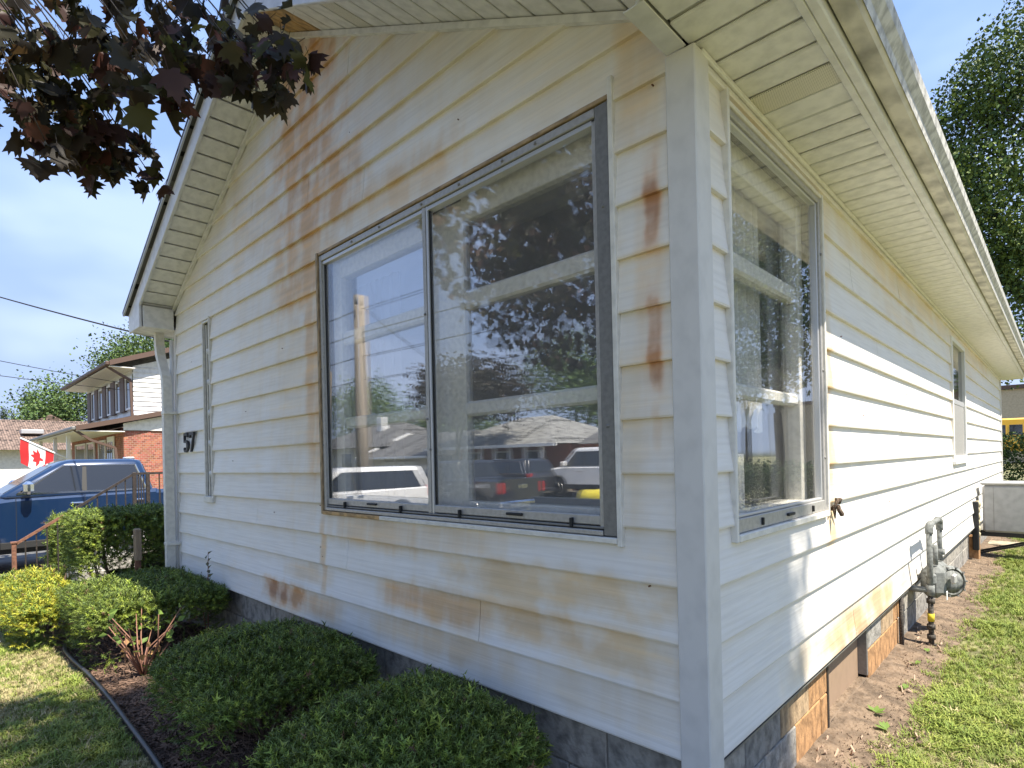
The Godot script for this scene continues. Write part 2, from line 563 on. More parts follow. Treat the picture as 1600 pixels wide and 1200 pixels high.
	M.pipe = mat(lin(0.23, 0.24, 0.23), 0.8, {"spec": 0.3, "tex": "coarse", "scale": Vector3(4, 4, 4)})
	M.pipe_rust = mat(lin(0.10, 0.085, 0.07), 0.8, {"tex": "dirty", "scale": Vector3(6, 6, 6)})
	M.yellow = mat(lin(0.62, 0.48, 0.03), 0.7)
	M.digit = mat(lin(0.05, 0.05, 0.052), 0.5, {"metal": 0.3})
	M.lawn = mat(lin(0.205, 0.20, 0.085), 0.95, {"tex": "coarse", "scale": Vector3(0.35, 0.35, 0.35), "bump": "relief", "bs": 1.0})
	M.soil = mat(lin(0.205, 0.148, 0.10), 0.95, {"tex": "coarse", "scale": Vector3(0.9, 0.9, 0.9), "bump": "relief", "bs": 1.6})
	M.mulch = mat(lin(0.115, 0.07, 0.05), 0.95, {"tex": "coarse", "scale": Vector3(1.2, 1.2, 1.2), "bump": "relief", "bs": 2.0})
	M.asphalt = mat(lin(0.13, 0.128, 0.122), 0.9, {"tex": "coarse", "scale": Vector3(0.4, 0.4, 0.4), "bump": "relief", "bs": 0.3})
	M.concrete = mat(lin(0.42, 0.40, 0.36), 0.9, {"tex": "coarse", "scale": Vector3(0.6, 0.6, 0.6), "bump": "relief", "bs": 0.2})
	M.paver = mat(lin(0.42, 0.36, 0.26), 0.9, {"tex": "coarse", "scale": Vector3(1.5, 1.5, 1.5), "bump": "relief", "bs": 0.3})
	M.edging = mat(lin(0.035, 0.035, 0.038), 0.45, {"tex": "coarse", "scale": Vector3(2, 2, 2)})
	M.iron = mat(lin(0.045, 0.035, 0.03), 0.55, {"tex": "coarse", "scale": Vector3(3, 3, 3)})
	M.iron_rust = mat(lin(0.22, 0.10, 0.06), 0.75, {"tex": "coarse", "scale": Vector3(3, 3, 3)})
	M.wood = mat(lin(0.33, 0.24, 0.16), 0.9, {"tex": "graincol", "scale": Vector3(3, 0.4, 3), "bump": "relief", "bs": 0.4})
	M.bark = mat(lin(0.075, 0.06, 0.048), 0.95, {"tex": "coarse", "scale": Vector3(3, 0.8, 3), "bump": "relief", "bs": 1.2})
	M.twig = mat(lin(0.13, 0.085, 0.06), 0.9)
	M.leaf = mat(Color(1, 1, 1), 0.55, {"spec": 0.35, "vc": true, "back": Color(0.35, 0.35, 0.35)})
	M.needle = mat(Color(1, 1, 1), 0.6, {"vc": true, "back": Color(0.25, 0.25, 0.25)})
	M.grass = mat(Color(1, 1, 1), 0.7, {"vc": true, "back": Color(0.35, 0.35, 0.35)})
	M.chip = mat(Color(1, 1, 1), 0.95, {"vc": true})
	M.white_wall = mat(lin(0.74, 0.73, 0.71), 0.7, {"tex": "fine", "scale": Vector3(0.3, 0.3, 0.3)})
	M.brick = mat(lin(0.42, 0.34, 0.31), 0.9, {"tex": "brick", "scale": Vector3(0.8, 0.8, 0.8)})
	M.brown_trim = mat(lin(0.10, 0.06, 0.045), 0.6)
	M.brown_roof = mat(lin(0.24, 0.17, 0.135), 0.95, {"tex": "shingle", "scale": Vector3(0.45, 0.45, 0.45)})
	M.grey_roof = mat(lin(0.20, 0.20, 0.20), 0.95, {"tex": "shingle", "scale": Vector3(0.45, 0.45, 0.45)})
	M.white_paint = mat(lin(0.78, 0.78, 0.77), 0.5)
	M.tan_wall = mat(lin(0.46, 0.38, 0.27), 0.8, {"tex": "fine", "scale": Vector3(0.3, 0.3, 0.3)})
	M.dark_glass = mat(lin(0.02, 0.022, 0.025), 0.04, {"spec": 0.7})
	M.car_blue = mat(lin(0.005, 0.024, 0.075), 0.32, {"metal": 0.2, "coat": 1.0})
	M.car_white = mat(lin(0.80, 0.80, 0.80), 0.35, {"coat": 1.0})
	M.car_dark = mat(lin(0.022, 0.024, 0.03), 0.3, {"coat": 1.0})
	M.car_yellow = mat(lin(0.75, 0.42, 0.03), 0.4, {"coat": 0.6})
	M.chrome = mat(lin(0.75, 0.75, 0.76), 0.12, {"metal": 1.0})
	M.tyre = mat(lin(0.02, 0.02, 0.02), 0.85)
	M.red_lamp = mat(lin(0.45, 0.02, 0.02), 0.15, {"coat": 1.0})
	M.lamp = mat(lin(0.7, 0.7, 0.7), 0.1, {"coat": 1.0})
	M.red_cloth = mat(lin(0.62, 0.03, 0.035), 0.85, {"back": lin(0.5, 0.03, 0.03)})
	M.white_cloth = mat(lin(0.80, 0.80, 0.80), 0.85, {"back": lin(0.5, 0.5, 0.5)})
	M.ac = mat(lin(0.42, 0.42, 0.42), 0.45, {"tex": "fine", "scale": Vector3(0.5, 0.5, 0.5)})
	M.foam = mat(lin(0.62, 0.52, 0.34), 0.8, {"tex": "coarse", "scale": Vector3(3, 3, 3)})
	M.tarp = mat(lin(0.70, 0.58, 0.04), 0.45, {"bump": "relief", "bs": 1.0, "scale": Vector3(1, 1, 1)})
	M.nest = mat(lin(0.24, 0.17, 0.12), 0.95, {"tex": "dirty", "scale": Vector3(9, 9, 9), "bump": "relief", "bs": 1.0})
	M.weed = mat(lin(0.14, 0.22, 0.04), 0.6, {"back": lin(0.3, 0.4, 0.1)})
	M.dry_leaf = mat(lin(0.33, 0.20, 0.09), 0.7, {"back": lin(0.4, 0.25, 0.1)})
	M.dark_leaf = mat(lin(0.045, 0.05, 0.03), 0.6, {"back": lin(0.2, 0.2, 0.1)})
	M.cane = mat(lin(0.26, 0.13, 0.09), 0.7)
	M.trailer = mat(lin(0.07, 0.085, 0.11), 0.6)
	M.pale_roof = mat(lin(0.42, 0.42, 0.40), 0.9, {"tex": "shingle", "scale": Vector3(0.45, 0.45, 0.45)})
	M.orange_brick = mat(lin(0.62, 0.46, 0.40), 0.9, {"tex": "brick", "scale": Vector3(0.8, 0.8, 0.8)})
	M.pole_wood = mat(lin(0.40, 0.34, 0.27), 0.9, {"tex": "graincol", "scale": Vector3(3, 0.4, 3), "bump": "relief", "bs": 0.4})

# ------------------------------------------------------------------ the house
# one lapped siding board; s runs along the wall, the slanted ends follow the rake
func board(parent: Node, side: bool, s0b: float, s1b: float, s0t: float, s1t: float, y0: float, y1: float, yb: float, yt: float, m: Material) -> void:
	var prof := [[0.0, 0.0215], [0.035, 0.0235], [0.25, 0.0175], [0.6, 0.0095], [1.0, 0.0035]]
	var nof := func(t: float) -> float:
		for i in prof.size() - 1:
			if t <= prof[i + 1][0]:
				return lerpf(prof[i][1], prof[i + 1][1], (t - prof[i][0]) / (prof[i + 1][0] - prof[i][0]))
		return 0.0035
	var tb := (yb - y0) / (y1 - y0)
	var tt := (yt - y0) / (y1 - y0)
	var ts := [tb]
	for q in [0.035, 0.25, 0.6]:
		if q > tb + 0.01 and q < tt - 0.01:
			ts.append(q)
	ts.append(tt)
	var wob := rng.randf_range(-0.0012, 0.0012)
	var wob2 := rng.randf_range(-0.0012, 0.0012)
	var loops := []
	for e in 2:
		var L := []
		var ring := []
		ring.append([tb, 0.0])
		for t in ts:
			ring.append([t, nof.call(t) + (wob if e == 0 else wob2) * (1.0 - t)])
		ring.append([tt, 0.0])
		for r in ring:
			var f: float = (r[0] - tb) / maxf(tt - tb, 0.001)
			var s := lerpf(s0b if e == 0 else s1b, s0t if e == 0 else s1t, f)
			var y := lerpf(y0, y1, r[0])
			L.append(Vector3(r[1], y, s) if side else Vector3(s, y, r[1]))
		loops.append(L)
	var st := start()
	loft(st, loops, true)
	var mesh := done(st)
	mesh = flat_uv2(mesh, Vector3(0, 0, -13.45), Vector3(0, 0, 1.0 / 13.5), 2.6) if side else flat_uv2(mesh, Vector3(-5.9, 0, 0), Vector3(1.0 / 6.0, 0, 0), 4.5)
	put("siding_board", mesh, m, parent)

func rake(y: float, sgn: float) -> float:
	return -2.95 + sgn * (4.105 - y) / 0.505

# a course with openings cut out; openings = [[s0, s1, y0, y1], ...]
func course(parent: Node, side: bool, k: int, smin: float, smax: float, opens: Array, joints: Array, ytop: float) -> void:
	var y0 := k * CO
	var y1 := (k + 1) * CO
	var yt := minf(y1, ytop)
	if yt - y0 < 0.012:
		return
	var m: Material = M.siding_side[rng.randi() % 2] if side else M.siding[rng.randi() % 4]
	var rows := [[y0, yt, []]]
	for o in opens:
		var nr := []
		for r in rows:
			var a := clampf(o[2], r[0], r[1])
			var b := clampf(o[3], r[0], r[1])
			if b - a < 0.002:
				nr.append(r)
				continue
			if a - r[0] > 0.002:
				nr.append([r[0], a, r[2]])
			nr.append([a, b, r[2] + [[o[0], o[1]]]])
			if r[1] - b > 0.002:
				nr.append([b, r[1], r[2]])
		rows = nr
	for r in rows:
		var lo_b: float = smin
		var hi_b: float = smax
		var lo_t: float = smin
		var hi_t: float = smax
		if not side:
			lo_b = maxf(smin, rake(r[0], -1.0))
			hi_b = minf(smax, rake(r[0], 1.0))
			lo_t = maxf(smin, rake(r[1], -1.0))
			hi_t = minf(smax, rake(r[1], 1.0))
			if hi_b - lo_b < 0.02:
				continue
		var cuts := []
		for c in r[2]:
			cuts.append(c)
		for j in joints:
			cuts.append([j - 0.002, j + 0.002])
		cuts.sort_custom(func(a, b): return a[0] < b[0])
		var cb := lo_b
		var ct := lo_t
		for c in cuts:
			if c[0] - maxf(cb, ct) > 0.005:
				board(parent, side, cb, c[0], ct, c[0], y0, y1, r[0], r[1], m)
			cb = maxf(cb, c[1])
			ct = maxf(ct, c[1])
		if hi_b - cb > 0.005:
			board(parent, side, cb, hi_b, ct, maxf(hi_t, ct + 0.002), y0, y1, r[0], r[1], m)

func frame_rect(parent: Node, called: String, side: bool, s0: float, s1: float, y0: float, y1: float, w: float, n0: float, n1: float, m: Material, wb := -1.0) -> void:
	if wb < 0.0:
		wb = w
	for r in [[s0, s0 + w, y0, y1], [s1 - w, s1, y0, y1], [s0 + w, s1 - w, y1 - w, y1], [s0 + w, s1 - w, y0, y0 + wb]]:
		put(called, wallbox(side, r[0], r[1], r[2], r[3], n0, n1, 0.003), m, parent)

func wallbox(side: bool, s0: float, s1: float, y0: float, y1: float, n0: float, n1: float, ch := 0.0) -> ArrayMesh:
	return boxm(Vector3(n0, y0, s0), Vector3(n1, y1, s1), ch) if side else boxm(Vector3(s0, y0, n0), Vector3(s1, y1, n1), ch)

func screw(parent: Node, side: bool, s: float, y: float, n: float) -> void:
	var st := start(true)
	lathe(st, Vector3(n, y, s) if side else Vector3(s, y, n), Vector3(1, 0, 0) if side else Vector3(0, 0, 1), [[-0.002, 0.007], [0.003, 0.007], [0.006, 0.004]], 8)
	put("screw", done(st), M.alu_dark, parent)

func build_house() -> void:
	var h := thing("white_bungalow", "white lap-sided bungalow with rust stains and big front window, corner nearest", "house", Vector3(-2.9, G0, -6.6))
	var LW := -5.70
	var BK := -13.24
	# sheathing behind the boards, with the window openings left free
	var st := start()
	for r in [[LW, -4.86, 0.006, 2.45], [-4.70, -2.60, 0.006, 2.45], [-0.34, 0.0, 0.006, 2.45], [-4.86, -4.70, 0.006, 0.80], [-4.86, -4.70, 2.40, 2.45], [-2.60, -0.34, 0.006, 0.79], [-2.60, -0.34, 2.43, 2.45]]:
		box(st, Vector3(r[0], r[2], -0.14), Vector3(r[1], r[3], -0.001))
	slab(st, [Vector2(LW, 2.45), Vector2(0, 2.45), Vector2(0, 2.60), Vector2(-2.95, 4.10), Vector2(LW, 2.71)], Vector3(0, 0, -0.14), Vector3.RIGHT, Vector3.UP, Vector3(0, 0, 0.139))
	put("front_wall", done(st), M.black, h)
	st = start()
	for r in [[BK, -7.33, 0.006, 2.5], [-6.22, -1.38, 0.006, 2.5], [-0.30, -0.14, 0.006, 2.5], [-7.33, -6.22, 0.006, 0.98], [-7.33, -6.22, 2.34, 2.5], [-1.38, -0.30, 0.006, 0.79], [-1.38, -0.30, 2.40, 2.5]]:
		box(st, Vector3(-0.14, r[2], r[0]), Vector3(-0.001, r[3], r[1]))
	put("side_wall", done(st), M.black, h)
	st = start()
	box(st, Vector3(LW, -0.05, BK), Vector3(LW + 0.14, 2.7, -0.15))
	box(st, Vector3(LW + 0.15, -0.05, BK), Vector3(-0.15, 2.7, BK + 0.14))
	slab(st, [Vector2(LW, 2.71), Vector2(0, 2.71), Vector2(-2.95, 4.10)], Vector3(0, 0, BK), Vector3.RIGHT, Vector3.UP, Vector3(0, 0, 0.14))
	put("back_wall", done(st), M.white_wall, h)
	# corner room behind the two windows
	st = start()
	box(st, Vector3(-3.5, 0.02, -3.4), Vector3(-3.4, 2.5, -0.15))
	box(st, Vector3(-3.4, 0.02, -3.5), Vector3(-0.15, 2.5, -3.4))
	put("partition", done(st), M.plaster, h)
	put("ceiling", boxm(Vector3(LW + 0.15, 2.46, BK + 0.15), Vector3(-0.15, 2.49, -0.145)), M.plaster, h)
	put("floor", boxm(Vector3(LW + 0.15, -0.04, BK + 0.15), Vector3(-0.15, 0.0, -0.145)), M.carpet, h)

	# siding
	var joints := {0: [-3.72], 1: [-1.13], 2: [-2.345], 3: [-3.714], 12: [-3.735], 13: [-4.70, -2.063], 14: [-2.755], 15: [-3.678], 17: [-2.2], 18: [-3.3]}
	for k in 21:
		course(h, false, k, LW + 0.02, -0.082 if k < 12 else -0.012, [[-2.625, -0.315, 0.76, 2.458], [-4.875, -4.675, 0.775, 2.425]], joints.get(k, []), 4.09)
	for k in 13:
		var js := []
		var z := -1.9 - fmod(k * 1.37, 3.4)
		while z > -13.0:
			js.append(z)
			z -= 3.66
		course(h, true, k, BK + 0.07, -0.081, [[-1.393, -0.242, 0.765, 2.398], [-7.36, -6.20, 0.955, 2.345]], js, 2.455)
	# nail heads and dents
	for q in [[-2.70, 0.62], [-2.68, 0.80], [-2.71, 0.84], [-2.69, 0.52], [-2.66, 0.46], [-0.20, 0.60], [-3.9, 1.52], [-4.2, 1.12], [-3.2, 1.93], [-3.4, 0.72], [-5.2, 2.1], [-2.2, 3.1], [-1.2, 2.75], [-0.14, 2.42]]:
		st = start(true)
		lathe(st, Vector3(q[0], q[1], 0.010), Vector3(0, 0, 1), [[-0.004, 0.003], [0.008, 0.0032], [0.010, 0.0015]], 6)
		put("nail", done(st), M.iron_rust, h)
	for q in [[-2.2, 1.3], [-2.9, 0.72], [-3.6, 1.52], [-4.5, 0.5], [-1.75, 1.73], [-5.4, 1.1]]:
		st = start(true)
		lathe(st, Vector3(0.010, q[1], q[0]), Vector3(1, 0, 0), [[-0.004, 0.003], [0.008, 0.0032], [0.010, 0.0015]], 6)
		put("nail", done(st), M.iron_rust, h)
	# corner posts
	st = start()
	box(st, Vector3(-0.081, -0.035, -0.079), Vector3(0.030, 2.481, 0.030), 0.004)
	put("corner_post", done(st), M.post, h)
	put("corner_post", boxm(Vector3(-0.05, -0.03, BK - 0.02), Vector3(0.030, 2.49, BK + 0.07), 0.004), M.post, h)
	put("corner_post", boxm(Vector3(LW - 0.02, -0.03, -0.06), Vector3(LW + 0.035, 2.49, 0.024), 0.004), M.post, h)

	# front window: trim, aluminium storm frame, two storm panes, wooden sash behind
	var w := sub("front_window", h)
	put("trim", wallbox(false, -2.637, -2.615, 0.7475, 2.4704, 0.0, 0.034, 0.003), M.rusty_trim, w)
	put("trim", wallbox(false, -0.325, -0.3025, 0.735, 2.53, 0.0, 0.032, 0.003), M.trim, w)
	put("trim", wallbox(false, -2.615, -0.325, 2.452, 2.4704, 0.0, 0.026, 0.003), M.rusty_trim, w)
	put("trim", wallbox(false, -1.95, -0.325, 0.745, 0.768, 0.0, 0.034, 0.003), M.trim, w)
	var rs := put("trim", wallbox(false, -2.615, -1.95, 0.745, 0.768, 0.0, 0.034, 0.003), M.soffit_rust, w)
	rs.set_meta("label", "rusty left end of the sill trim")
	put("storm_frame", wallbox(false, -2.612, -2.585, 0.772, 2.448, -0.03, 0.022, 0.003), M.alu, w)
	put("storm_frame", wallbox(false, -0.392, -0.328, 0.772, 2.448, -0.03, 0.022, 0.004), M.alu_dark, w)
	put("storm_frame", wallbox(false, -0.415, -0.394, 0.80, 2.41, -0.03, 0.012, 0.003), M.alu, w)
	put("storm_frame", wallbox(false, -2.585, -0.394, 2.412, 2.448, -0.03, 0.020, 0.003), M.alu, w)
	put("storm_frame", wallbox(false, -2.585, -0.394, 2.388, 2.409, -0.03, 0.012, 0.002), M.alu_light, w)
	put("storm_frame", wallbox(false, -2.585, -0.394, 0.772, 0.792, -0.03, 0.026, 0.003), M.alu, w)
	put("storm_frame", wallbox(false, -2.585, -0.394, 0.797, 0.806, -0.03, 0.018, 0.002), M.alu_dark, w)
	put("storm_frame", wallbox(false, -2.585, -0.415, 0.810, 0.850, -0.03, 0.010, 0.004), M.alu, w)
	put("storm_mullion", wallbox(false, -1.505, -1.480, 0.806, 2.41, -0.025, 0.018, 0.003), M.alu, w)
	put("storm_mullion", wallbox(false, -1.476, -1.462, 0.806, 2.41, -0.025, 0.014, 0.002), M.alu_light, w)
	put("gasket", wallbox(false, -2.585, -2.575, 0.850, 2.388, -0.012, 0.006), M.alu_light, w)
	put("gasket", wallbox(false, -2.574, -2.569, 0.850, 2.388, -0.012, 0.004), M.black, w)
	put("gasket", wallbox(false, -1.461, -1.456, 0.850, 2.388, -0.012, 0.004), M.black, w)
	put("pane", wallbox(false, -2.5685, -1.506, 0.851, 2.387, -0.006, -0.002), M.pane, w)
	put("pane", wallbox(false, -1.4555, -0.416, 0.851, 2.387, -0.006, -0.002), M.pane, w)
	put("pane", wallbox(false, -2.5685, -1.506, 0.851, 2.387, -0.022, -0.018), M.pane, w)  # second glass layer, added behind both storm panes for stronger reflections
	put("pane", wallbox(false, -1.4555, -0.416, 0.851, 2.387, -0.022, -0.018), M.pane, w)
	for s in [[-2.2, 2.43], [-1.9, 2.43], [-1.5, 2.43], [-1.2, 2.43], [-0.9, 2.43], [-0.7, 2.43], [-2.605, 1.7], [-2.605, 1.2], [-0.36, 2.05], [-0.36, 1.2], [-1.49, 1.85], [-1.49, 1.3], [-1.47, 1.14]]:
		screw(w, false, s[0], s[1], 0.021)
	for s in [-2.35, -1.75, -1.25, -0.55]:
		put("latch", wallbox(false, s - 0.006, s + 0.006, 0.797, 0.835, 0.012, 0.03, 0.002), M.black, w)
	for s in [-2.05, -0.88]:
		put("latch", wallbox(false, s - 0.05, s + 0.05, 0.826, 0.838, 0.0095, 0.022, 0.003), M.black, w)
	var inn := sub("inner_window", h)
	put("mullion", wallbox(false, -1.60, -1.30, 0.80, 2.42, -0.135, -0.085, 0.004), M.sash, inn)
	put("jamb", wallbox(false, -2.598, -2.50, 0.80, 2.42, -0.137, -0.07, 0.004), M.sash, inn)
	put("jamb", wallbox(false, -0.43, -0.342, 0.80, 2.42, -0.137, -0.07, 0.004), M.sash, inn)
	for r in [[-2.50, -1.60], [-1.30, -0.43]]:
		put("head_rail", wallbox(false, r[0], r[1], 2.30, 2.428, -0.136, -0.075, 0.004), M.sash, inn)
		put("sash_rail", wallbox(false, r[0], r[1], 1.855, 1.945, -0.136, -0.078, 0.012), M.sash, inn)
		put("sash_rail", wallbox(false, r[0], r[1], 1.305, 1.380, -0.136, -0.078, 0.012), M.sash, inn)
		put("bottom_rail", wallbox(false, r[0], r[1], 0.792, 0.87, -0.136, -0.07, 0.006), M.sash, inn)
		for y in [[0.871, 1.304], [1.381, 1.854], [1.946, 2.299]]:
			put("pane", wallbox(false, r[0] + 0.001, r[1] - 0.001, y[0], y[1], -0.115, -0.111), M.front_pane, inn)
	# side window
	var v := sub("side_window", h)
	put("trim", wallbox(true, -0.2485, -0.2287, 0.7475, 2.44, 0.0, 0.032, 0.003), M.trim, v)
	put("trim", wallbox(true, -1.4059, -1.386, 0.7475, 2.4104, 0.0, 0.032, 0.003), M.trim, v)
	put("trim", wallbox(true, -1.386, -0.2485, 2.392, 2.4104, 0.0, 0.028, 0.003), M.trim, v)
	put("trim", wallbox(true, -1.386, -0.2485, 0.7475, 0.776, 0.0, 0.036, 0.004), M.trim, v)
	frame_rect(v, "storm_frame", true, -1.384, -0.25, 0.778, 2.390, 0.026, -0.03, 0.020, M.alu, 0.055)
	frame_rect(v, "storm_frame", true, -1.357, -0.277, 0.834, 2.363, 0.012, -0.02, 0.010, M.alu_light)
	put("pane", wallbox(true, -1.344, -0.290, 0.847, 2.350, -0.006, -0.002), M.pane, v)
	for s in [[-0.262, 1.9], [-0.262, 1.0], [-1.372, 2.1], [-1.372, 1.5], [-1.372, 1.05]]:
		screw(v, true, s[0], s[1], 0.020)
	for s in [-0.5, -1.15]:
		put("latch", wallbox(true, s - 0.006, s + 0.006, 0.79, 0.82, 0.019, 0.03, 0.002), M.black, v)
	put("latch", wallbox(true, -0.87, -0.79, 0.80, 0.812, 0.019, 0.032, 0.002), M.black, v)
	var inv := sub("inner_window", h)
	for s in [[-1.378, -1.30], [-0.38, -0.302]]:
		put("jamb", wallbox(true, s[0], s[1], 0.80, 2.395, -0.137, -0.07, 0.004), M.sash, inv)
	put("head_rail", wallbox(true, -1.30, -0.38, 2.28, 2.398, -0.136, -0.075, 0.004), M.sash, inv)
	put("sash_rail", wallbox(true, -1.30, -0.38, 1.855, 1.94, -0.136, -0.078, 0.012), M.sash, inv)
	put("sash_rail", wallbox(true, -1.30, -0.38, 1.32, 1.382, -0.136, -0.078, 0.012), M.sash, inv)
	put("sill", wallbox(true, -1.30, -0.38, 0.792, 0.835, -0.136, -0.035, 0.006), M.sash, inv)
	for y in [[0.836, 1.319], [1.383, 1.854], [1.941, 2.279]]:
		put("pane", wallbox(true, -1.299, -0.381, y[0], y[1], -0.115, -0.111), M.pane, inv)
	# narrow slit window at the left end of the front
	var sl := sub("slit_window", h)
	put("trim", wallbox(false, -4.885, -4.862, 0.765, 2.43, -0.06, 0.022, 0.003), M.trim, sl)
	put("trim", wallbox(false, -4.688, -4.668, 0.765, 2.45, -0.06, 0.030, 0.003), M.trim, sl)
	put("trim", wallbox(false, -4.862, -4.688, 2.41, 2.43, -0.06, 0.018, 0.003), M.trim, sl)
	put("sill", wallbox(false, -4.89, -4.66, 0.745, 0.80, -0.06, 0.035, 0.004), M.trim, sl)
	put("jamb", wallbox(false, -4.862, -4.835, 0.80, 2.41, -0.10, -0.004, 0.003), M.trim, sl)
	put("jamb", wallbox(false, -4.715, -4.688, 0.80, 2.41, -0.10, -0.02, 0.003), M.alu, sl)
	put("pane", wallbox(false, -4.835, -4.715, 0.80, 2.41, -0.085, -0.081), M.dark_glass, sl)
	for y in [1.01, 1.29, 1.57, 1.85, 2.13]:
		st = start(true)
		lathe(st, Vector3(-4.715, y, 0.002), Vector3(-0.5, 0.3, 0.8).normalized(), [[-0.03, 0.012], [-0.015, 0.03], [0.01, 0.035], [0.03, 0.02], [0.038, 0.005]], 8)
		put("clip", done(st), M.white_cloth, sl)
	# far side window
	var fw := sub("far_window", h)
	frame_rect(fw, "frame", true, -7.37, -6.19, 0.945, 2.355, 0.05, -0.03, 0.030, M.white_paint)
	put("pane", wallbox(true, -7.32, -6.24, 1.66, 2.305, -0.008, -0.004), M.dark_glass, fw)
	put("screen", wallbox(true, -7.32, -6.24, 0.995, 1.60, 0.004, 0.008), M.alu, fw)
	put("meeting_rail", wallbox(true, -7.32, -6.24, 1.602, 1.66, -0.02, 0.012, 0.003), M.alu_light, fw)
	put("sill", wallbox(true, -7.40, -6.16, 0.905, 0.944, 0.0, 0.05, 0.004), M.white_paint, fw)

	# side eave: soffit planks, frieze, fascia, gutter
	var so := sub("eave_soffit", h)
	var z := 0.305
	var i := 0
	var plank := boxm(Vector3(0.0, 0, -0.0665), Vector3(0.348, 0.014, 0.0665), 0.006)
	while z > BK - 0.2:
		var wide := z < -6.0
		var len := 0.15 if not wide else 0.6
		if i == 5 or i == 6:
			var vent := put("soffit_vent", boxm(Vector3(0.0, 2.4905, z - len + 0.003), Vector3(0.348, 2.5, z - 0.003), 0.003), M.perf if i == 5 else M.soffit, so)
			if i == 5:
				vent.set_meta("label", "perforated soffit panel")
		elif not wide:
			var o := put("soffit_panel", plank, M.soffit, so)
			o.position += Vector3(0, 2.4905 + rng.randf_range(-0.0012, 0.0012), z - 0.075)
		else:
			put("soffit_panel", boxm(Vector3(0.0, 2.4905, z - len + 0.002), Vector3(0.348, 2.5, z - 0.002), 0.003), M.soffit, so)
		z -= len
		i += 1
	put("soffit_deck", boxm(Vector3(0.002, 2.506, BK - 0.3), Vector3(0.35, 2.516, 0.30)), M.soffit, h)
	put("frieze", boxm(Vector3(0.0, 2.447, BK), Vector3(0.018, 2.489, -0.079), 0.004), M.soffit, h)
	put("frieze", boxm(Vector3(0.0185, 2.468, BK), Vector3(0.034, 2.489, -0.03), 0.004), M.soffit, h)
	put("eave_fascia", boxm(Vector3(0.350, 2.480, BK - 0.3), Vector3(0.385, 2.66, 0.335), 0.005), M.fascia, h)
	put("eave_fascia", boxm(Vector3(0.325, 2.479, BK - 0.3), Vector3(0.3495, 2.4895, 0.32), 0.002), M.fascia, h)
	var gp := [Vector2(0.392, 2.515), Vector2(0.455, 2.508), Vector2(0.468, 2.522), Vector2(0.474, 2.555), Vector2(0.498, 2.59), Vector2(0.505, 2.628), Vector2(0.497, 2.63), Vector2(0.488, 2.594), Vector2(0.466, 2.56), Vector2(0.458, 2.522), Vector2(0.40, 2.523), Vector2(0.40, 2.63), Vector2(0.392, 2.63)]
	var gu := put("gutter", slabm(gp, Vector3(0, 0, BK - 0.32), Vector3.RIGHT, Vector3.UP, Vector3(0, 0, 13.24 + 0.67)), M.gutter, h)
	put("gutter_face", slabm([Vector2(0.4692, 2.522), Vector2(0.4752, 2.555), Vector2(0.4995, 2.59), Vector2(0.5065, 2.629), Vector2(0.5085, 2.629), Vector2(0.5015, 2.589), Vector2(0.4775, 2.554), Vector2(0.471, 2.52)], Vector3(0, 0, BK - 0.32), Vector3.RIGHT, Vector3.UP, Vector3(0, 0, 13.24 + 0.67)), M.gutter_face, gu)
	put("drip_edge", boxm(Vector3(0.40, 2.664, BK - 0.33), Vector3(0.46, 2.669, 0.36)), M.fascia, gu)
	# left eave
	var sl2 := sub("eave_soffit", h)
	put("soffit_panel", boxm(Vector3(-6.06, 2.4905, 0.0), Vector3(-5.70, 2.5, 0.305), 0.003), M.soffit, sl2)
	put("soffit_panel", boxm(Vector3(-6.06, 2.4905, BK), Vector3(-5.70, 2.5, -0.002), 0.003), M.soffit, sl2)
	put("eave_fascia", boxm(Vector3(-6.085, 2.48, BK - 0.3), Vector3(-6.062, 2.66, 0.30), 0.004), M.fascia, h)
	put("gutter", slabm([Vector2(-6.09, 2.53), Vector2(-6.16, 2.53), Vector2(-6.20, 2.63), Vector2(-6.19, 2.63), Vector2(-6.155, 2.54), Vector2(-6.09, 2.54)], Vector3(0, 0, BK - 0.3), Vector3.RIGHT, Vector3.UP, Vector3(0, 0, 13.24 + 0.55)), M.gutter, h)
	# boxed ends of the eaves
	for r in [[-0.030, -0.012], [-5.688, -5.670]]:
		put("eave_return", boxm(Vector3(r[0], 2.487, 0.03), Vector3(r[1], 2.70, 0.305), 0.003), M.soffit, h)
	put("eave_return", boxm(Vector3(-0.075, 2.4815, 0.028), Vector3(0.0, 2.4865, 0.305), 0.002), M.fascia, h)

	# sloping soffit under the gable, its planks across the slope
	var gs := sub("gable_soffit", h)
	var sl_len := 3.10 * sqrt(1.0 + 0.505 * 0.505)
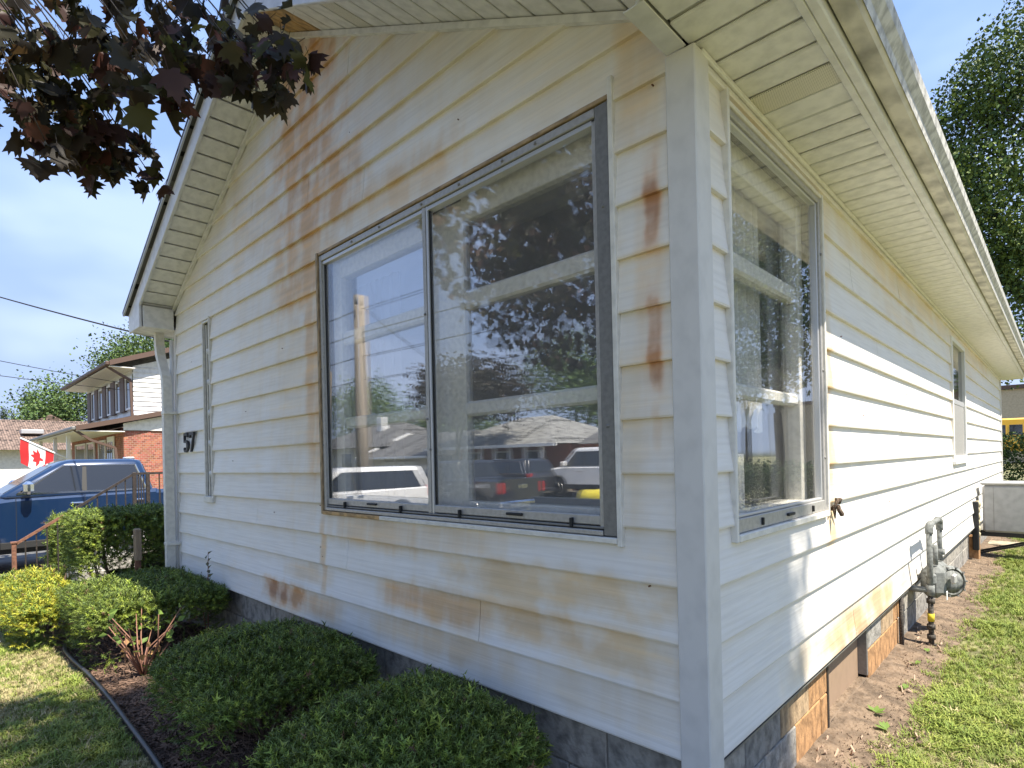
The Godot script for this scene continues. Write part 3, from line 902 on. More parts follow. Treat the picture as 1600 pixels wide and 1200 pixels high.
	for sg in [-1.0, 1.0]:
		var d := Vector3(sg, -0.505, 0).normalized()
		var nrm := Vector3(sg * 0.505, 1, 0).normalized()
		var t := 0.0
		var q := 0
		while t < sl_len - 0.05:
			var a := Vector3(-2.95, 4.105, 0) + d * (t + 0.002)
			var b := Vector3(-2.95, 4.105, 0) + d * minf(t + 0.157, sl_len + 0.1)
			st = start()
			var up2 := nrm * 0.010
			var c1 := nrm * 0.003
			var e1 := d * 0.004
			loft(st, [[a + e1 + Vector3(0, 0, 0.012), b - e1 + Vector3(0, 0, 0.012), b + c1 + Vector3(0, 0, 0.012), b + up2 + Vector3(0, 0, 0.012), a + up2 + Vector3(0, 0, 0.012), a + c1 + Vector3(0, 0, 0.012)], [a + e1 + Vector3(0, 0, 0.31), b - e1 + Vector3(0, 0, 0.31), b + c1 + Vector3(0, 0, 0.31), b + up2 + Vector3(0, 0, 0.31), a + up2 + Vector3(0, 0, 0.31), a + c1 + Vector3(0, 0, 0.31)]], true)
			put("soffit_panel", done(st), M.soffit_rust if sg > 0 and q < 3 else (M.perf if sg > 0 and q == 6 else M.soffit), gs)
			t += 0.17
			q += 1
		var A := Vector3(-2.95, 4.085, 0.025)
		var B := A + d * (sl_len - (0.28 if sg > 0 else 0.30))
		st = start()
		bar(st, A - nrm * 0.002, B - nrm * 0.002, 0.026, 0.030, nrm)
		put("frieze", done(st), M.soffit, h)
		# rake fascia
		var r0 := Vector3(-2.95, 4.09, 0.312)
		var r1 := Vector3(-2.95 + sg * (3.11 if sg < 0 else 3.33), 0, 0.312)
		r1.y = r0.y - 0.505 * absf(r1.x + 2.95)
		var pl := [Vector2(r0.x, r0.y - 0.01), Vector2(r1.x, r1.y - 0.01), Vector2(r1.x, r1.y + 0.17), Vector2(r0.x, r0.y + 0.17)]
		if sg < 0:
			pl = [Vector2(r0.x, r0.y - 0.01), Vector2(-5.68, 2.70), Vector2(-5.68, 2.482), Vector2(-6.085, 2.482), Vector2(-6.085, 2.67), Vector2(r0.x, r0.y + 0.17)]
		else:
			pl = [Vector2(r0.x, r0.y - 0.01), Vector2(-0.02, 2.60), Vector2(-0.02, 2.482), Vector2(0.385, 2.482), Vector2(0.385, 2.58), Vector2(r0.x, r0.y + 0.17)]
		put("rake_fascia", slabm(pl, Vector3(0, 0, 0.312), Vector3.RIGHT, Vector3.UP, Vector3(0, 0, 0.024), 0.004), M.fascia, h)
		# roof slab with its shingle edge
		var e0 := Vector3(-2.95, 4.275, 0)
		var e1b := e0 + Vector3(sg * 3.42, -0.505 * 3.42, 0) if sg > 0 else e0 + Vector3(sg * 3.18, -0.505 * 3.18, 0)
		put("roof", slabm([Vector2(e0.x, e0.y), Vector2(e1b.x, e1b.y), Vector2(e1b.x, e1b.y + 0.03), Vector2(e0.x, e0.y + 0.035)], Vector3(0, 0, BK - 0.34), Vector3.RIGHT, Vector3.UP, Vector3(0, 0, 13.24 + 0.72)), M.roof, h)
	for sg in [-1.0, 1.0]:
		st = start()
		bar(st, Vector3(-2.95, 4.288, 0.372), Vector3(-2.95 + sg * (3.18 if sg < 0 else 3.42), 4.288 - 0.505 * (3.18 if sg < 0 else 3.42), 0.372), 0.016, 0.05, Vector3(sg * 0.505, 1, 0).normalized())
		put("drip_edge", done(st), M.alu_light, h)
	put("roof_deck", slabm([Vector2(-6.05, 2.68), Vector2(-2.95, 4.262), Vector2(0.38, 2.58), Vector2(0.38, 2.54), Vector2(-2.95, 4.13), Vector2(-6.05, 2.6)], Vector3(0, 0, BK - 0.3), Vector3.RIGHT, Vector3.UP, Vector3(0, 0, 13.24 + 0.60)), M.fascia, h)

	# downspout on the left corner
	st = start()
	var dp := [Vector3(-5.93, 2.49, 0.10), Vector3(-5.93, 2.36, 0.10), Vector3(-5.90, 2.25, 0.10), Vector3(-5.74, 2.02, 0.10), Vector3(-5.715, 1.90, 0.10), Vector3(-5.715, 0.9, 0.10), Vector3(-5.715, -0.38, 0.10)]
	var loops := []
	for p in dp:
		loops.append([p + Vector3(-0.035, 0, -0.04), p + Vector3(0.035, 0, -0.04), p + Vector3(0.035, 0, 0.04), p + Vector3(-0.035, 0, 0.04)])
	loft(st, loops, true)
	var ds := put("downspout", done(st), M.trim, h)
	for y in [1.62, 0.28]:
		put("strap", boxm(Vector3(-5.755, y, 0.02), Vector3(-5.64, y + 0.03, 0.145), 0.003), M.trim, ds)
	put("conduit", tubem([Vector3(-5.77, -0.4, 0.03), Vector3(-5.77, 2.4, 0.03)], 0.02, 8), M.white_paint, h)
	# house number
	var hn := sub("house_number", h)
	var f := SystemFont.new()
	f.font_names = PackedStringArray(["Droid Serif"])
	f.font_weight = 700
	for d in [["5", -5.36, 0.05], ["7", -5.19, -0.03]]:
		var tm := TextMesh.new()
		tm.text = d[0]
		tm.font = f
		tm.font_size = 64
		tm.pixel_size = 0.0042
		tm.depth = 0.022
		var o := put("digit", tm, M.digit, hn)
		o.position += Vector3(d[1], 1.315, 0.030)
		o.rotation.z = d[2]

	# foundation of concrete blocks
	var fo := sub("foundation", h)
	put("mortar", boxm(Vector3(LW + 0.04, G0 - 0.4, -0.20), Vector3(-0.052, -0.03, -0.058)), M.mortar, fo)
	put("mortar", boxm(Vector3(-0.20, G0 - 0.4, -1.55), Vector3(-0.058, -0.03, -0.201)), M.mortar, fo)
	put("mortar", boxm(Vector3(-0.20, G0 - 0.4, BK + 0.05), Vector3(-0.058, -0.03, -2.46)), M.mortar, fo)
	for row in 4:
		var y0 := -0.035 - (row + 1) * 0.2
		var x := LW + 0.05 - (0.2 if row % 2 else 0.0)
		while x < -0.06:
			var a := maxf(x + 0.004, LW + 0.05)
			var b := minf(x + 0.396, -0.045)
			if b - a > 0.04:
				put("block", boxm(Vector3(a, y0 + 0.004, -0.16), Vector3(b, y0 + 0.196, -0.046 + rng.randf_range(-0.003, 0.003)), 0.004), M.block[rng.randi() % 3], fo)
			x += 0.4
		var zz := -0.046 - (0.2 if row % 2 else 0.0)
		while zz > BK:
			var a := minf(zz - 0.004, -0.162)
			var b := maxf(zz - 0.396, BK + 0.05)
			for seg in [[a, maxf(b, -1.55)], [minf(a, -2.46), b]]:
				if seg[0] - seg[1] > 0.04:
					var m2: Material = M.block[rng.randi() % 3]
					if (seg[0] < -0.75 and seg[1] > -1.6) or (row < 3 and seg[0] < -2.4 and seg[1] > -3.7 and rng.randf() < 0.9):
						m2 = M.block_rust if rng.randf() < 0.6 else M.block_tan
					put("block", boxm(Vector3(-0.16, y0 + 0.004, seg[1]), Vector3(-0.046 + rng.randf_range(-0.003, 0.003), y0 + 0.196, seg[0]), 0.004), m2, fo)
			zz -= 0.4
	# boarded basement hatch
	var ha := sub("basement_hatch", h)
	put("hatch_panel", boxm(Vector3(-0.14, -0.42, -2.44), Vector3(-0.10, -0.12, -1.57), 0.003), M.plywood, ha)
	put("jamb", boxm(Vector3(-0.16, -0.55, -1.575), Vector3(-0.040, -0.03, -1.552), 0.003), M.iron, ha)
	put("jamb", boxm(Vector3(-0.16, -0.40, -2.458), Vector3(-0.045, -0.03, -2.435), 0.003), M.alu_dark, ha)
	put("lintel", boxm(Vector3(-0.16, -0.118, -2.43), Vector3(-0.09, -0.03, -1.58)), M.black, ha)
	put("ledge", boxm(Vector3(-0.16, -0.62, -2.455), Vector3(-0.050, -0.415, -1.58), 0.006), M.soil, ha)
	put("sill_strip", boxm(Vector3(-0.05, -0.034, BK + 0.02), Vector3(0.006, -0.026, -0.08)), M.alu_dark, h)

	# curtains and blinds
	var bl := thing("vertical_blind", "grey vertical blind hanging behind the right part of the front window", "blind", Vector3(-1.0, 0.5, -0.42))
	put("head_track", boxm(Vector3(-1.75, 2.36, -0.45), Vector3(-0.30, 2.40, -0.39), 0.004), M.plaster, bl)
	var slat := boxm(Vector3(-0.040, 0.0, -0.0008), Vector3(0.040, 1.80, 0.0008))
	for k in 18:
		var o := put("slat", slat, M.blind, bl)
		o.position += Vector3(-1.70 + k * 0.081, 0.555, -0.42)
		o.rotation.y = 0.35 + rng.randf_range(-0.06, 0.06)
	sheer("sheer_curtain", "pale sheer curtain gathered behind the left part of the front window", Vector3(-3.0, 0.5, -0.36), Vector3(1, 0, 0), 0.75, 1.85, false)
	sheer("lace_curtain", "white lace curtain with a zigzag hem behind the side window", Vector3(-0.19, 1.18, -1.10), Vector3(0, 0, 1), 0.70, 1.15, true)
	sheer("lace_curtain", "white lace cafe curtain low behind the side window", Vector3(-0.20, 0.62, -0.88), Vector3(0, 0, 1), 0.48, 0.46, true)
	# rusty clump beside the side window
	st = start(true)
	for k in 7:
		var p := Vector3(0.033, 0.80, -1.49) + Vector3(rng.randf_range(-0.01, 0.02), rng.randf_range(-0.055, 0.045), rng.randf_range(-0.03, 0.03))
		tube(st, [p, p + Vector3(rng.randf_range(-0.02, 0.03), rng.randf_range(-0.05, 0.02), rng.randf_range(-0.035, 0.035)), p + Vector3(rng.randf_range(0.0, 0.02), rng.randf_range(-0.06, 0.05), rng.randf_range(-0.04, 0.04))], [0.010, 0.012, 0.003], 6)
	var ne := put("dried_clump", done(st), M.nest)
	ne.set_meta("label", "small brown dried clump stuck on the siding beside the side window")
	ne.set_meta("category", "clump")

func sheer(called: String, label: String, at: Vector3, dir: Vector3, wide: float, high: float, zig: bool) -> void:
	var st := start(true)
	var nrm := dir.cross(Vector3.UP)
	var n := 60
	for i in n:
		var P := []
		for e in 2:
			var t := float(i + e) / n
			var off := nrm * 0.018 * sin(t * 58.0 + sin(t * 11.0) * 2.0)
			var hem := 0.03 * absf(fmod(t * 12.0, 2.0) - 1.0) if zig else 0.0
			P.append([dir * t * wide + off + Vector3(0, hem, 0), dir * t * wide + off * 0.6 + Vector3(0, high, 0)])
		quad(st, P[0][0], P[1][0], P[1][1], P[0][1], nrm)
	var o := put(called, done(st), M.lace)
	o.position = at
	o.set_meta("label", label)
	o.set_meta("category", "curtain")

# ------------------------------------------------------------------ ground
func gy(x: float, z: float) -> float:
	var y := G0
	y -= 0.24 * smoothstep(-3.0, -10.0, x)
	if z > 1.2:
		y -= 0.16 * smoothstep(1.2, 9.0, z)
	if z > 9.6 and z < 14.8:
		y = minf(y, -0.88)
	if z >= 14.8:
		y = -0.74 + 0.30 * smoothstep(15.0, 20.0, z)
	y -= 0.25 * smoothstep(-16.0, -26.0, x)
	return y

func sheet(xs: Array, zs: Array, dy: float, lumps := 0.0) -> ArrayMesh:
	var st := start(true)
	var n := FastNoiseLite.new()
	n.seed = 3
	n.frequency = 2.2
	var f := func(x: float, z: float) -> Vector3: return Vector3(x, gy(x, z) + dy + lumps * n.get_noise_2d(x, z), z)
	for i in xs.size() - 1:
		for j in zs.size() - 1:
			quad(st, f.call(xs[i], zs[j]), f.call(xs[i + 1], zs[j]), f.call(xs[i + 1], zs[j + 1]), f.call(xs[i], zs[j + 1]), Vector3.UP)
	return done(st)

func steps(a: float, b: float, d: float) -> Array:
	var out := []
	var n := maxi(1, int(ceil((b - a) / d)))
	for i in n + 1:
		out.append(lerpf(a, b, float(i) / n))
	return out

func soil_edge(z: float) -> float:
	return 0.20 + 0.035 * sin(z * 2.3) + 0.03 * sin(z * 5.9 + 1.0) + 0.02 * sin(z * 13.0)

func build_ground() -> void:
	structure("ground", sheet([-260.0, -120.0] + steps(-60, -12, 3.0) + steps(-11.5, 2, 0.4) + [6.0, 20.0, 60.0, 200.0], [-260.0, -120.0, -60.0, -30.0] + steps(-16, 5, 0.4) + steps(5.5, 9.4, 0.6) + steps(9.62, 14.78, 0.8) + steps(14.85, 20, 0.6) + [30.0, 60.0, 120.0, 260.0], 0.0), M.lawn)
	structure("planting_bed", sheet(steps(-6.1, -0.05, 0.09), steps(-0.05, 1.03, 0.09), 0.012, 0.018), M.mulch)
	# bare strip of soil along the side wall
	var st := start(true)
	var n := FastNoiseLite.new()
	n.seed = 8
	n.frequency = 3.0
	var zs := steps(-12.0, 0.4, 0.07)
	for j in zs.size() - 1:
		for i in 6:
			var P := []
			for q in [[i, j], [i + 1, j], [i + 1, j + 1], [i, j + 1]]:
				var z: float = zs[q[1]]
				var x := lerpf(-0.10, soil_edge(z) + 0.12, q[0] / 6.0)
				P.append(Vector3(x, gy(x, z) + 0.008 + 0.03 * (1.0 - q[0] / 6.0) + 0.016 * n.get_noise_2d(x * 2.0, z), z))
			quad(st, P[0], P[1], P[2], P[3], Vector3.UP)
	structure("soil_strip", done(st), M.soil)
	structure("street", sheet(steps(-120, 60, 6.0), steps(9.75, 14.6, 0.9), 0.006), M.asphalt)
	for z in [9.6, 14.62]:
		var k := put("kerb", boxm(Vector3(-120, -1.2, z), Vector3(60, -0.76, z + 0.15), 0.02), M.concrete)
		k.set_meta("kind", "structure")
	structure("driveway", sheet(steps(-15.4, -10.4, 0.7), steps(-14, 9.6, 0.8), 0.008), M.asphalt)
	structure("front_walk", sheet(steps(-8.6, -6.45, 0.4), steps(1.36, 9.6, 0.4), 0.02), M.concrete)
	structure("opposite_driveway", sheet(steps(-20.5, -10.5, 1.0), steps(14.8, 26, 1.2), 0.012), M.concrete)
	# lawn blades
	var tuft := grass_tuft()
	var xf := []
	var co := []
	var nz := FastNoiseLite.new()
	nz.seed = 14
	nz.frequency = 0.9
	while xf.size() < 15000:
		var x := rng.randf_range(-7.4, -2.0)
		var z := rng.randf_range(1.08, 2.6)
		if x < -6.3 and z > 1.3:
			continue
		tuft_at(xf, co, x, z, nz, 0.8, 1.0)
	scatter("grass", tuft, M.grass, xf, co).set_meta("label", "short dry lawn grass in front of the planting bed")
	xf = []
	co = []
	while xf.size() < 17000:
		var z := -1.0 - 12.5 * pow(rng.randf(), 1.5)
		var x := rng.randf_range(0.12, 1.5)
		var d := x - soil_edge(z)
		if d < 0.0 and rng.randf() > 0.03 or d < 0.12 and rng.randf() > 0.25 + d * 5.0:
			continue
		tuft_at(xf, co, x, z, nz, 0.75, 0.25)
	scatter("grass", tuft, M.grass, xf, co).set_meta("label", "green lawn grass beside the side wall")
	for o in get_children():
		if o.name.begins_with("grass"):
			o.set_meta("category", "grass")
	# mulch chips and crumbs of soil
	var chip := boxm(Vector3(-0.018, -0.002, -0.005), Vector3(0.018, 0.003, 0.005), 0.001)
	xf = []
	co = []
	for i in 9000:
		var x := rng.randf_range(-6.0, -2.3)
		var z := rng.randf_range(0.02, 1.05)
		var b := Basis.from_euler(Vector3(rng.randf_range(-0.5, 0.5), rng.randf() * TAU, rng.randf_range(-0.5, 0.5))).scaled(Vector3.ONE * rng.randf_range(0.4, 1.3))
		xf.append(Transform3D(b, Vector3(x, gy(x, z) + 0.022, z)))
		var t := rng.randf_range(0.5, 1.6)
		co.append(Color(0.14 * t, 0.088 * t, 0.062 * t))
	var mu := scatter("mulch_chips", chip, M.chip, xf, co)
	mu.set_meta("label", "brown wood mulch chips in the planting bed")
	mu.set_meta("category", "mulch")
	xf = []
	co = []
	for i in 3500:
		var z := -0.6 - 11.0 * pow(rng.randf(), 1.6)
		var x := rng.randf_range(-0.04, soil_edge(z) + 0.1)
		var b := Basis.from_euler(Vector3(rng.randf() * 0.6, rng.randf() * TAU, rng.randf() * 0.6)).scaled(Vector3(0.3, 1.2, 0.8) * rng.randf_range(0.3, 1.0))
		xf.append(Transform3D(b, Vector3(x, gy(x, z) + 0.026, z)))
		var t := rng.randf_range(0.6, 1.5) * (1.6 if rng.randf() < 0.07 else 1.0)
		if rng.randf() < 0.035:
			xf[-1] = xf[-1].scaled_local(Vector3(2.2, 2.6, 3.0))
			t = 1.9
		co.append(Color(0.21 * t, 0.15 * t, 0.105 * t))
	var cr := scatter("soil_crumbs", chip, M.chip, xf, co)
	cr.set_meta("label", "crumbs of soil and gravel along the side wall")
	cr.set_meta("category", "gravel")
	# weeds in the soil
	for w in [[0.10, -1.95, 0.05, "small green weed in bare soil below the boarded hatch, close to the wall"], [0.16, -2.45, 0.04, "small green weed in bare soil, midway between hatch and gas meter"], [0.13, -3.0, 0.04, "small green weed in bare soil just before the gas meter"], [0.19, -1.75, 0.05, "small green weed nearest the camera at the lawn's edge"], [0.15, -3.35, 0.035, "tiny green weed at the foot of the gas meter pipe"]]:
		st = start()
		for k in 7:
			var a := rng.randf() * TAU
			var d := Vector3(cos(a), 0.35, sin(a))
			var c := Vector3(w[0], gy(w[0], w[1]) + 0.025, w[1])
			var sd: Vector3 = Vector3(-sin(a), 0, cos(a)) * w[2] * 0.3
			tri(st, c, c + d * w[2] * 0.6 + sd, c + d * w[2] * 1.2, Vector3.UP)
			tri(st, c, c + d * w[2] * 1.2, c + d * w[2] * 0.6 - sd, Vector3.UP)
		var o := put("weed", done(st), M.weed)
		o.set_meta("label", w[3])
		o.set_meta("category", "weed")
		o.set_meta("group", "weeds in the bare soil")
	# black plastic edging of the bed
	var pts := []
	for p in [[-6.15, 0.86], [-5.75, 0.95], [-5.4, 1.02], [-5.0, 1.04], [-4.3, 1.03], [-3.6, 1.035], [-3.0, 1.05], [-2.5, 1.06], [-2.0, 1.08], [-1.5, 1.12]]:
		pts.append(Vector3(p[0], gy(p[0], p[1]) + 0.045, p[1]))
	st = start(true)
	tube(st, smooth_path(pts, 5), 0.014, 8)
	var ed := thing("lawn_edging", "black plastic edging strip between the lawn and the planting bed", "edging", Vector3(-3.5, -0.5, 1.03))
	put("bead", done(st), M.edging, ed)
	st = start()
	for i in pts.size() - 1:
		bar(st, pts[i] - Vector3(0, 0.04, 0), pts[i + 1] - Vector3(0, 0.04, 0), 0.006, 0.08)
	put("skirt", done(st), M.edging, ed)

func smooth_path(p: Array, k: int) -> Array:
	var out := []
	for i in p.size() - 1:
		for j in k:
			out.append(p[i].cubic_interpolate(p[i + 1], p[maxi(i - 1, 0)], p[mini(i + 2, p.size() - 1)], float(j) / k))
	out.append(p[-1])
	return out

func grass_tuft() -> ArrayMesh:
	var st := start()
	for k in 8:
		var a := rng.randf() * TAU
		var b := Vector3(rng.randf_range(-0.02, 0.02), -0.004, rng.randf_range(-0.02, 0.02))
		var d := Vector3(cos(a), 0, sin(a))
		var s := Vector3(-sin(a), 0, cos(a)) * 0.0022
		var h := rng.randf_range(0.025, 0.05)
		var m := b + Vector3(0, h * 0.6, 0) + d * h * 0.3
		var t := b + Vector3(0, h * rng.randf_range(0.7, 0.95), 0) + d * h * rng.randf_range(0.6, 1.1)
		quad(st, b - s, b + s, m + s * 0.8, m - s * 0.8, d)
		tri(st, m - s * 0.8, m + s * 0.8, t, d)
	return done(st)

func tuft_at(xf: Array, co: Array, x: float, z: float, nz: FastNoiseLite, green: float, dry: float) -> void:
	var v := nz.get_noise_2d(x, z)
	var b := Basis(Vector3.UP, rng.randf() * TAU).scaled(Vector3.ONE * rng.randf_range(0.5, 1.4) * (1.0 + 0.7 * v))
	xf.append(Transform3D(b, Vector3(x, gy(x, z) + 0.002, z)))
	var c := Color(0.16, 0.24, 0.035).lerp(Color(0.29, 0.33, 0.06), rng.randf())
	if rng.randf() < dry * clampf(0.35 - v * 1.5, 0.05, 0.9):
		c = Color(0.42, 0.36, 0.18)
	co.append(c * green * rng.randf_range(0.8, 1.5))

# ------------------------------------------------------------------ plants
func maple_leaf(bend: float, twist: float) -> ArrayMesh:
	var hp := [[0.0, 0.0], [0.13, -0.09], [0.33, -0.08], [0.27, 0.06], [0.43, 0.12], [0.60, 0.30], [0.42, 0.33], [0.46, 0.47], [0.27, 0.44], [0.21, 0.55], [0.26, 0.73], [0.12, 0.70], [0.0, 1.0]]
	var p2 := PackedVector2Array()
	for p in hp:
		p2.append(Vector2(p[0], p[1]))
	for i in range(hp.size() - 2, 0, -1):
		p2.append(Vector2(-hp[i][0], hp[i][1]))
	var tr := Geometry2D.triangulate_polygon(p2)
	var st := start(true)
	var f := func(p: Vector2) -> Vector3: return Vector3(p.x, p.y - bend * 0.15 * p.y * p.y, -bend * absf(p.x) * 0.6 - bend * 0.35 * p.y * p.y + twist * p.x * p.y)
	for i in range(0, tr.size(), 3):
		var a: Vector2 = p2[tr[i]]
		var b: Vector2 = p2[tr[i + 1]]
		var c: Vector2 = p2[tr[i + 2]]
		tri(st, f.call(a), f.call(b), f.call(c), Vector3.BACK)
	var s := 0.012
	quad(st, Vector3(-s, -0.4, 0.06), Vector3(s, -0.4, 0.06), Vector3(s, 0.02, 0), Vector3(-s, 0.02, 0), Vector3.BACK)
	return done(st)

# a spray of small leaves about 0.3 m across
func leaf_spray(n: int, leaf: float, spread: float) -> ArrayMesh:
	var st := start()
	for k in n:
		var c := Vector3(rng.randfn(), rng.randfn() * 0.7, rng.randfn()) * spread * 0.5
		var y := Vector3(rng.randfn(), rng.randfn() - 0.3, rng.randfn()).normalized()
		var x := y.cross(Vector3(rng.randfn(), rng.randfn(), rng.randfn())).normalized()
		var nn := x.cross(y) * leaf * 0.12
		var l := leaf * rng.randf_range(0.7, 1.2)
		tri(st, c, c + y * l * 0.45 + x * l * 0.36 + nn, c + y * l, x.cross(y))
		tri(st, c, c + y * l, c + y * l * 0.45 - x * l * 0.36 + nn, x.cross(y))
	return done(st)

func yew_sprig() -> ArrayMesh:
	var st := start()
	for k in 13:
		var t := k / 13.0
		var a := k * 2.4
		var b := Vector3(0, t * 0.035, 0)
		var d := (Vector3(cos(a), 0.75, sin(a))).normalized() * 0.017 * (1.1 - 0.4 * t)
		var s := d.cross(Vector3(0.2, 1, 0.1)).normalized() * 0.0021
		tri(st, b - s, b + s, b + d, s.cross(d))
	quad(st, Vector3(-0.001, -0.03, 0), Vector3(0.001, -0.03, 0), Vector3(0.001, 0.03, 0), Vector3(-0.001, 0.03, 0), Vector3.BACK)
	return done(st)

# clipped shrub: a rounded block of sprigs with bare twigs showing low down
func hedge(label: String, lo: Vector3, hi: Vector3, rad: float, count: int, pal: Array, bare: float, sprig: Mesh, scale := 1.0, bulge := 0.0) -> Node3D:
	var c := (lo + hi) / 2.0
	var base := Vector3(c.x, gy(c.x, c.z), c.z)
	lo.y = base.y
	var t := thing("clipped_shrub", label, "shrub", base, "clipped shrubs along the front wall")
	var s := hi - lo
	var areas := [s.x * s.z * 1.25, s.y * s.z, s.y * s.z, s.x * s.y, s.x * s.y]
	var tot := 0.0
	for a in areas:
		tot += a
	var lump := FastNoiseLite.new()
	lump.seed = int(c.x * 37.0)
	lump.frequency = 1.7
	var xf := []
	var co := []
	while xf.size() < count:
		var r := rng.randf() * tot
		var f := 0
		while r > areas[f]:
			r -= areas[f]
			f += 1
		var p := Vector3(rng.randf_range(lo.x, hi.x), rng.randf_range(lo.y, hi.y), rng.randf_range(lo.z, hi.z))
		match f:
			0: p.y = hi.y
			1: p.x = lo.x
			2: p.x = hi.x
			3: p.z = lo.z
			4: p.z = hi.z
		var hgt := (p.y - lo.y) / s.y
		if f > 0 and rng.randf() < clampf(bare * (1.08 - hgt) * 2.0, 0.0, 0.97):
			continue
		var q := p.clamp(lo + Vector3(rad, rad, rad), hi - Vector3(rad, rad, rad))
		if q.is_equal_approx(p):
			continue
		var n := (p - q).normalized()
		p = q + n * rad
		var tuft := lump.get_noise_3dv(p * 13.0)
		p += n * (lump.get_noise_3dv(p * 1.3) * 0.035 + tuft * 0.045 + rng.randf_range(-0.010, 0.010))
		if tuft < -0.12 and rng.randf() < 0.75:
			continue
		if f == 0 and bulge > 0.0:
			var e := Vector2((p.x - c.x) / s.x, (p.z - c.z) / s.z).length() * 2.0
			p.y += bulge * (1.0 - e * e)
		var deep := 0.0
		if rng.randf() < 0.4:
			deep = rng.randf() * 0.10
			p -= n * deep
		var up := (n + Vector3(rng.randfn(), rng.randfn(), rng.randfn()) * 0.45 + Vector3(0, 0.35, 0)).normalized()
		var x := up.cross(Vector3(rng.randfn(), rng.randfn(), rng.randfn())).normalized()
		var k := rng.randf_range(0.65, 1.45) * scale * (1.7 if rng.randf() < 0.02 else 1.0)
		xf.append(Transform3D(Basis(x * k, up * k, x.cross(up) * k), p))
		var cc: Color = pal[rng.randi() % pal.size()]
		if rng.randf() < 0.012:
			cc = Color(0.17, 0.10, 0.05)
		co.append(cc * rng.randf_range(0.6, 1.45))
	scatter("foliage", sprig, M.needle, xf, co, t)
	var n2 := 12
	for i in n2:
		var a := TAU * i / n2 + rng.randf()
		var b := base + Vector3(cos(a) * 0.05, -0.02, sin(a) * 0.05)
		var e := c + Vector3(cos(a) * s.x * 0.36, s.y * rng.randf_range(-0.05, 0.22), sin(a) * s.z * 0.36)
		var m := b.lerp(e, 0.5) + Vector3(rng.randfn() * 0.05, -0.04, rng.randfn() * 0.05)
		var pts := [b, m, e]
		var rr := [0.014, 0.009, 0.004]
		put("branch", tubem(smooth_path(pts, 3), [0.014, 0.012, 0.011, 0.009, 0.007, 0.005, 0.003], 5), M.twig, t)
	var st := start()
	for i in 160:
		var p := Vector3(rng.randf_range(lo.x + 0.08, hi.x - 0.08), rng.randf_range(lo.y + 0.06, hi.y - 0.12), rng.randf_range(lo.z + 0.08, hi.z - 0.08))
		var d := Vector3(rng.randfn(), rng.randfn() * 0.6 + 0.5, rng.randfn()).normalized() * rng.randf_range(0.08, 0.2)
		bar(st, p, p + d, 0.004, 0.004)
	var tw := put("twigs", done(st), M.twig, t)
	tw.set_meta("kind", "stuff")
	return t

# a tree from blobs [x, y, z, rx, ry, rz, sprays]
func tree(called: String, label: String, group: String, base: Vector3, r: float, fork: float, blobs: Array, spray: Mesh, pal: Array, ksize: Vector2) -> Node3D:
	var t := thing(called, label, "tree", base, group)
	var top := base + Vector3(rng.randf_range(-0.2, 0.2), fork, rng.randf_range(-0.2, 0.2))
	put("trunk", tubem(smooth_path([base - Vector3(0, 0.2, 0), base + Vector3(0.05, fork * 0.5, -0.05), top], 4), [r * 1.35, r * 1.15, r, r, r * 0.95, r * 0.92, r * 0.9, r * 0.85, r * 0.8], 10), M.bark, t)
	var xf := []
	var co := []
	for b in blobs:
		var c := Vector3(b[0], b[1], b[2])
		var d := c - top
		var mid := top + d * 0.45 + Vector3(rng.randfn() * 0.1, 0.12, rng.randfn() * 0.1) * d.length()* 0.6
		var q := smooth_path([top - Vector3(0, r, 0), mid, c], 4)
		var rr := []
		for i in q.size():
			rr.append(lerpf(r * 0.45, r * 0.07, float(i) / (q.size() - 1)))
		put("limb", tubem(q, rr, 6), M.bark, t)
		for k in 5:
			var e := c + Vector3(b[3], b[4], b[5]) * Vector3(rng.randfn(), rng.randfn(), rng.randfn()).limit_length(1.0) * 0.7
			put("limb", tubem([q[5], q[5].lerp(e, 0.5) + Vector3(0, 0.1, 0), e], [r * 0.16, r * 0.09, r * 0.03], 5), M.bark, t)
		for k in b[6]:
			var n := Vector3(rng.randfn(), rng.randfn(), rng.randfn()).normalized()
			var p := c + n * Vector3(b[3], b[4], b[5]) * pow(rng.randf(), 0.4)
			var s := rng.randf_range(ksize.x, ksize.y)
			xf.append(Transform3D(Basis.from_euler(Vector3(rng.randf() * TAU, rng.randf() * TAU, rng.randf() * TAU)).scaled(Vector3.ONE * s), p))
			co.append((pal[rng.randi() % pal.size()] as Color) * rng.randf_range(0.65, 1.4))
	scatter("crown", spray, M.leaf, xf, co, t)
	return t

func hang(p: Vector3, s: float) -> Transform3D:
	var y := Vector3(rng.randfn() * 0.45, -1.0, rng.randfn() * 0.45).normalized()
	var x := y.cross(Vector3(rng.randfn(), rng.randfn() * 0.5, rng.randfn())).normalized()
	return Transform3D(Basis(x * s, y * s, x.cross(y) * s), p)

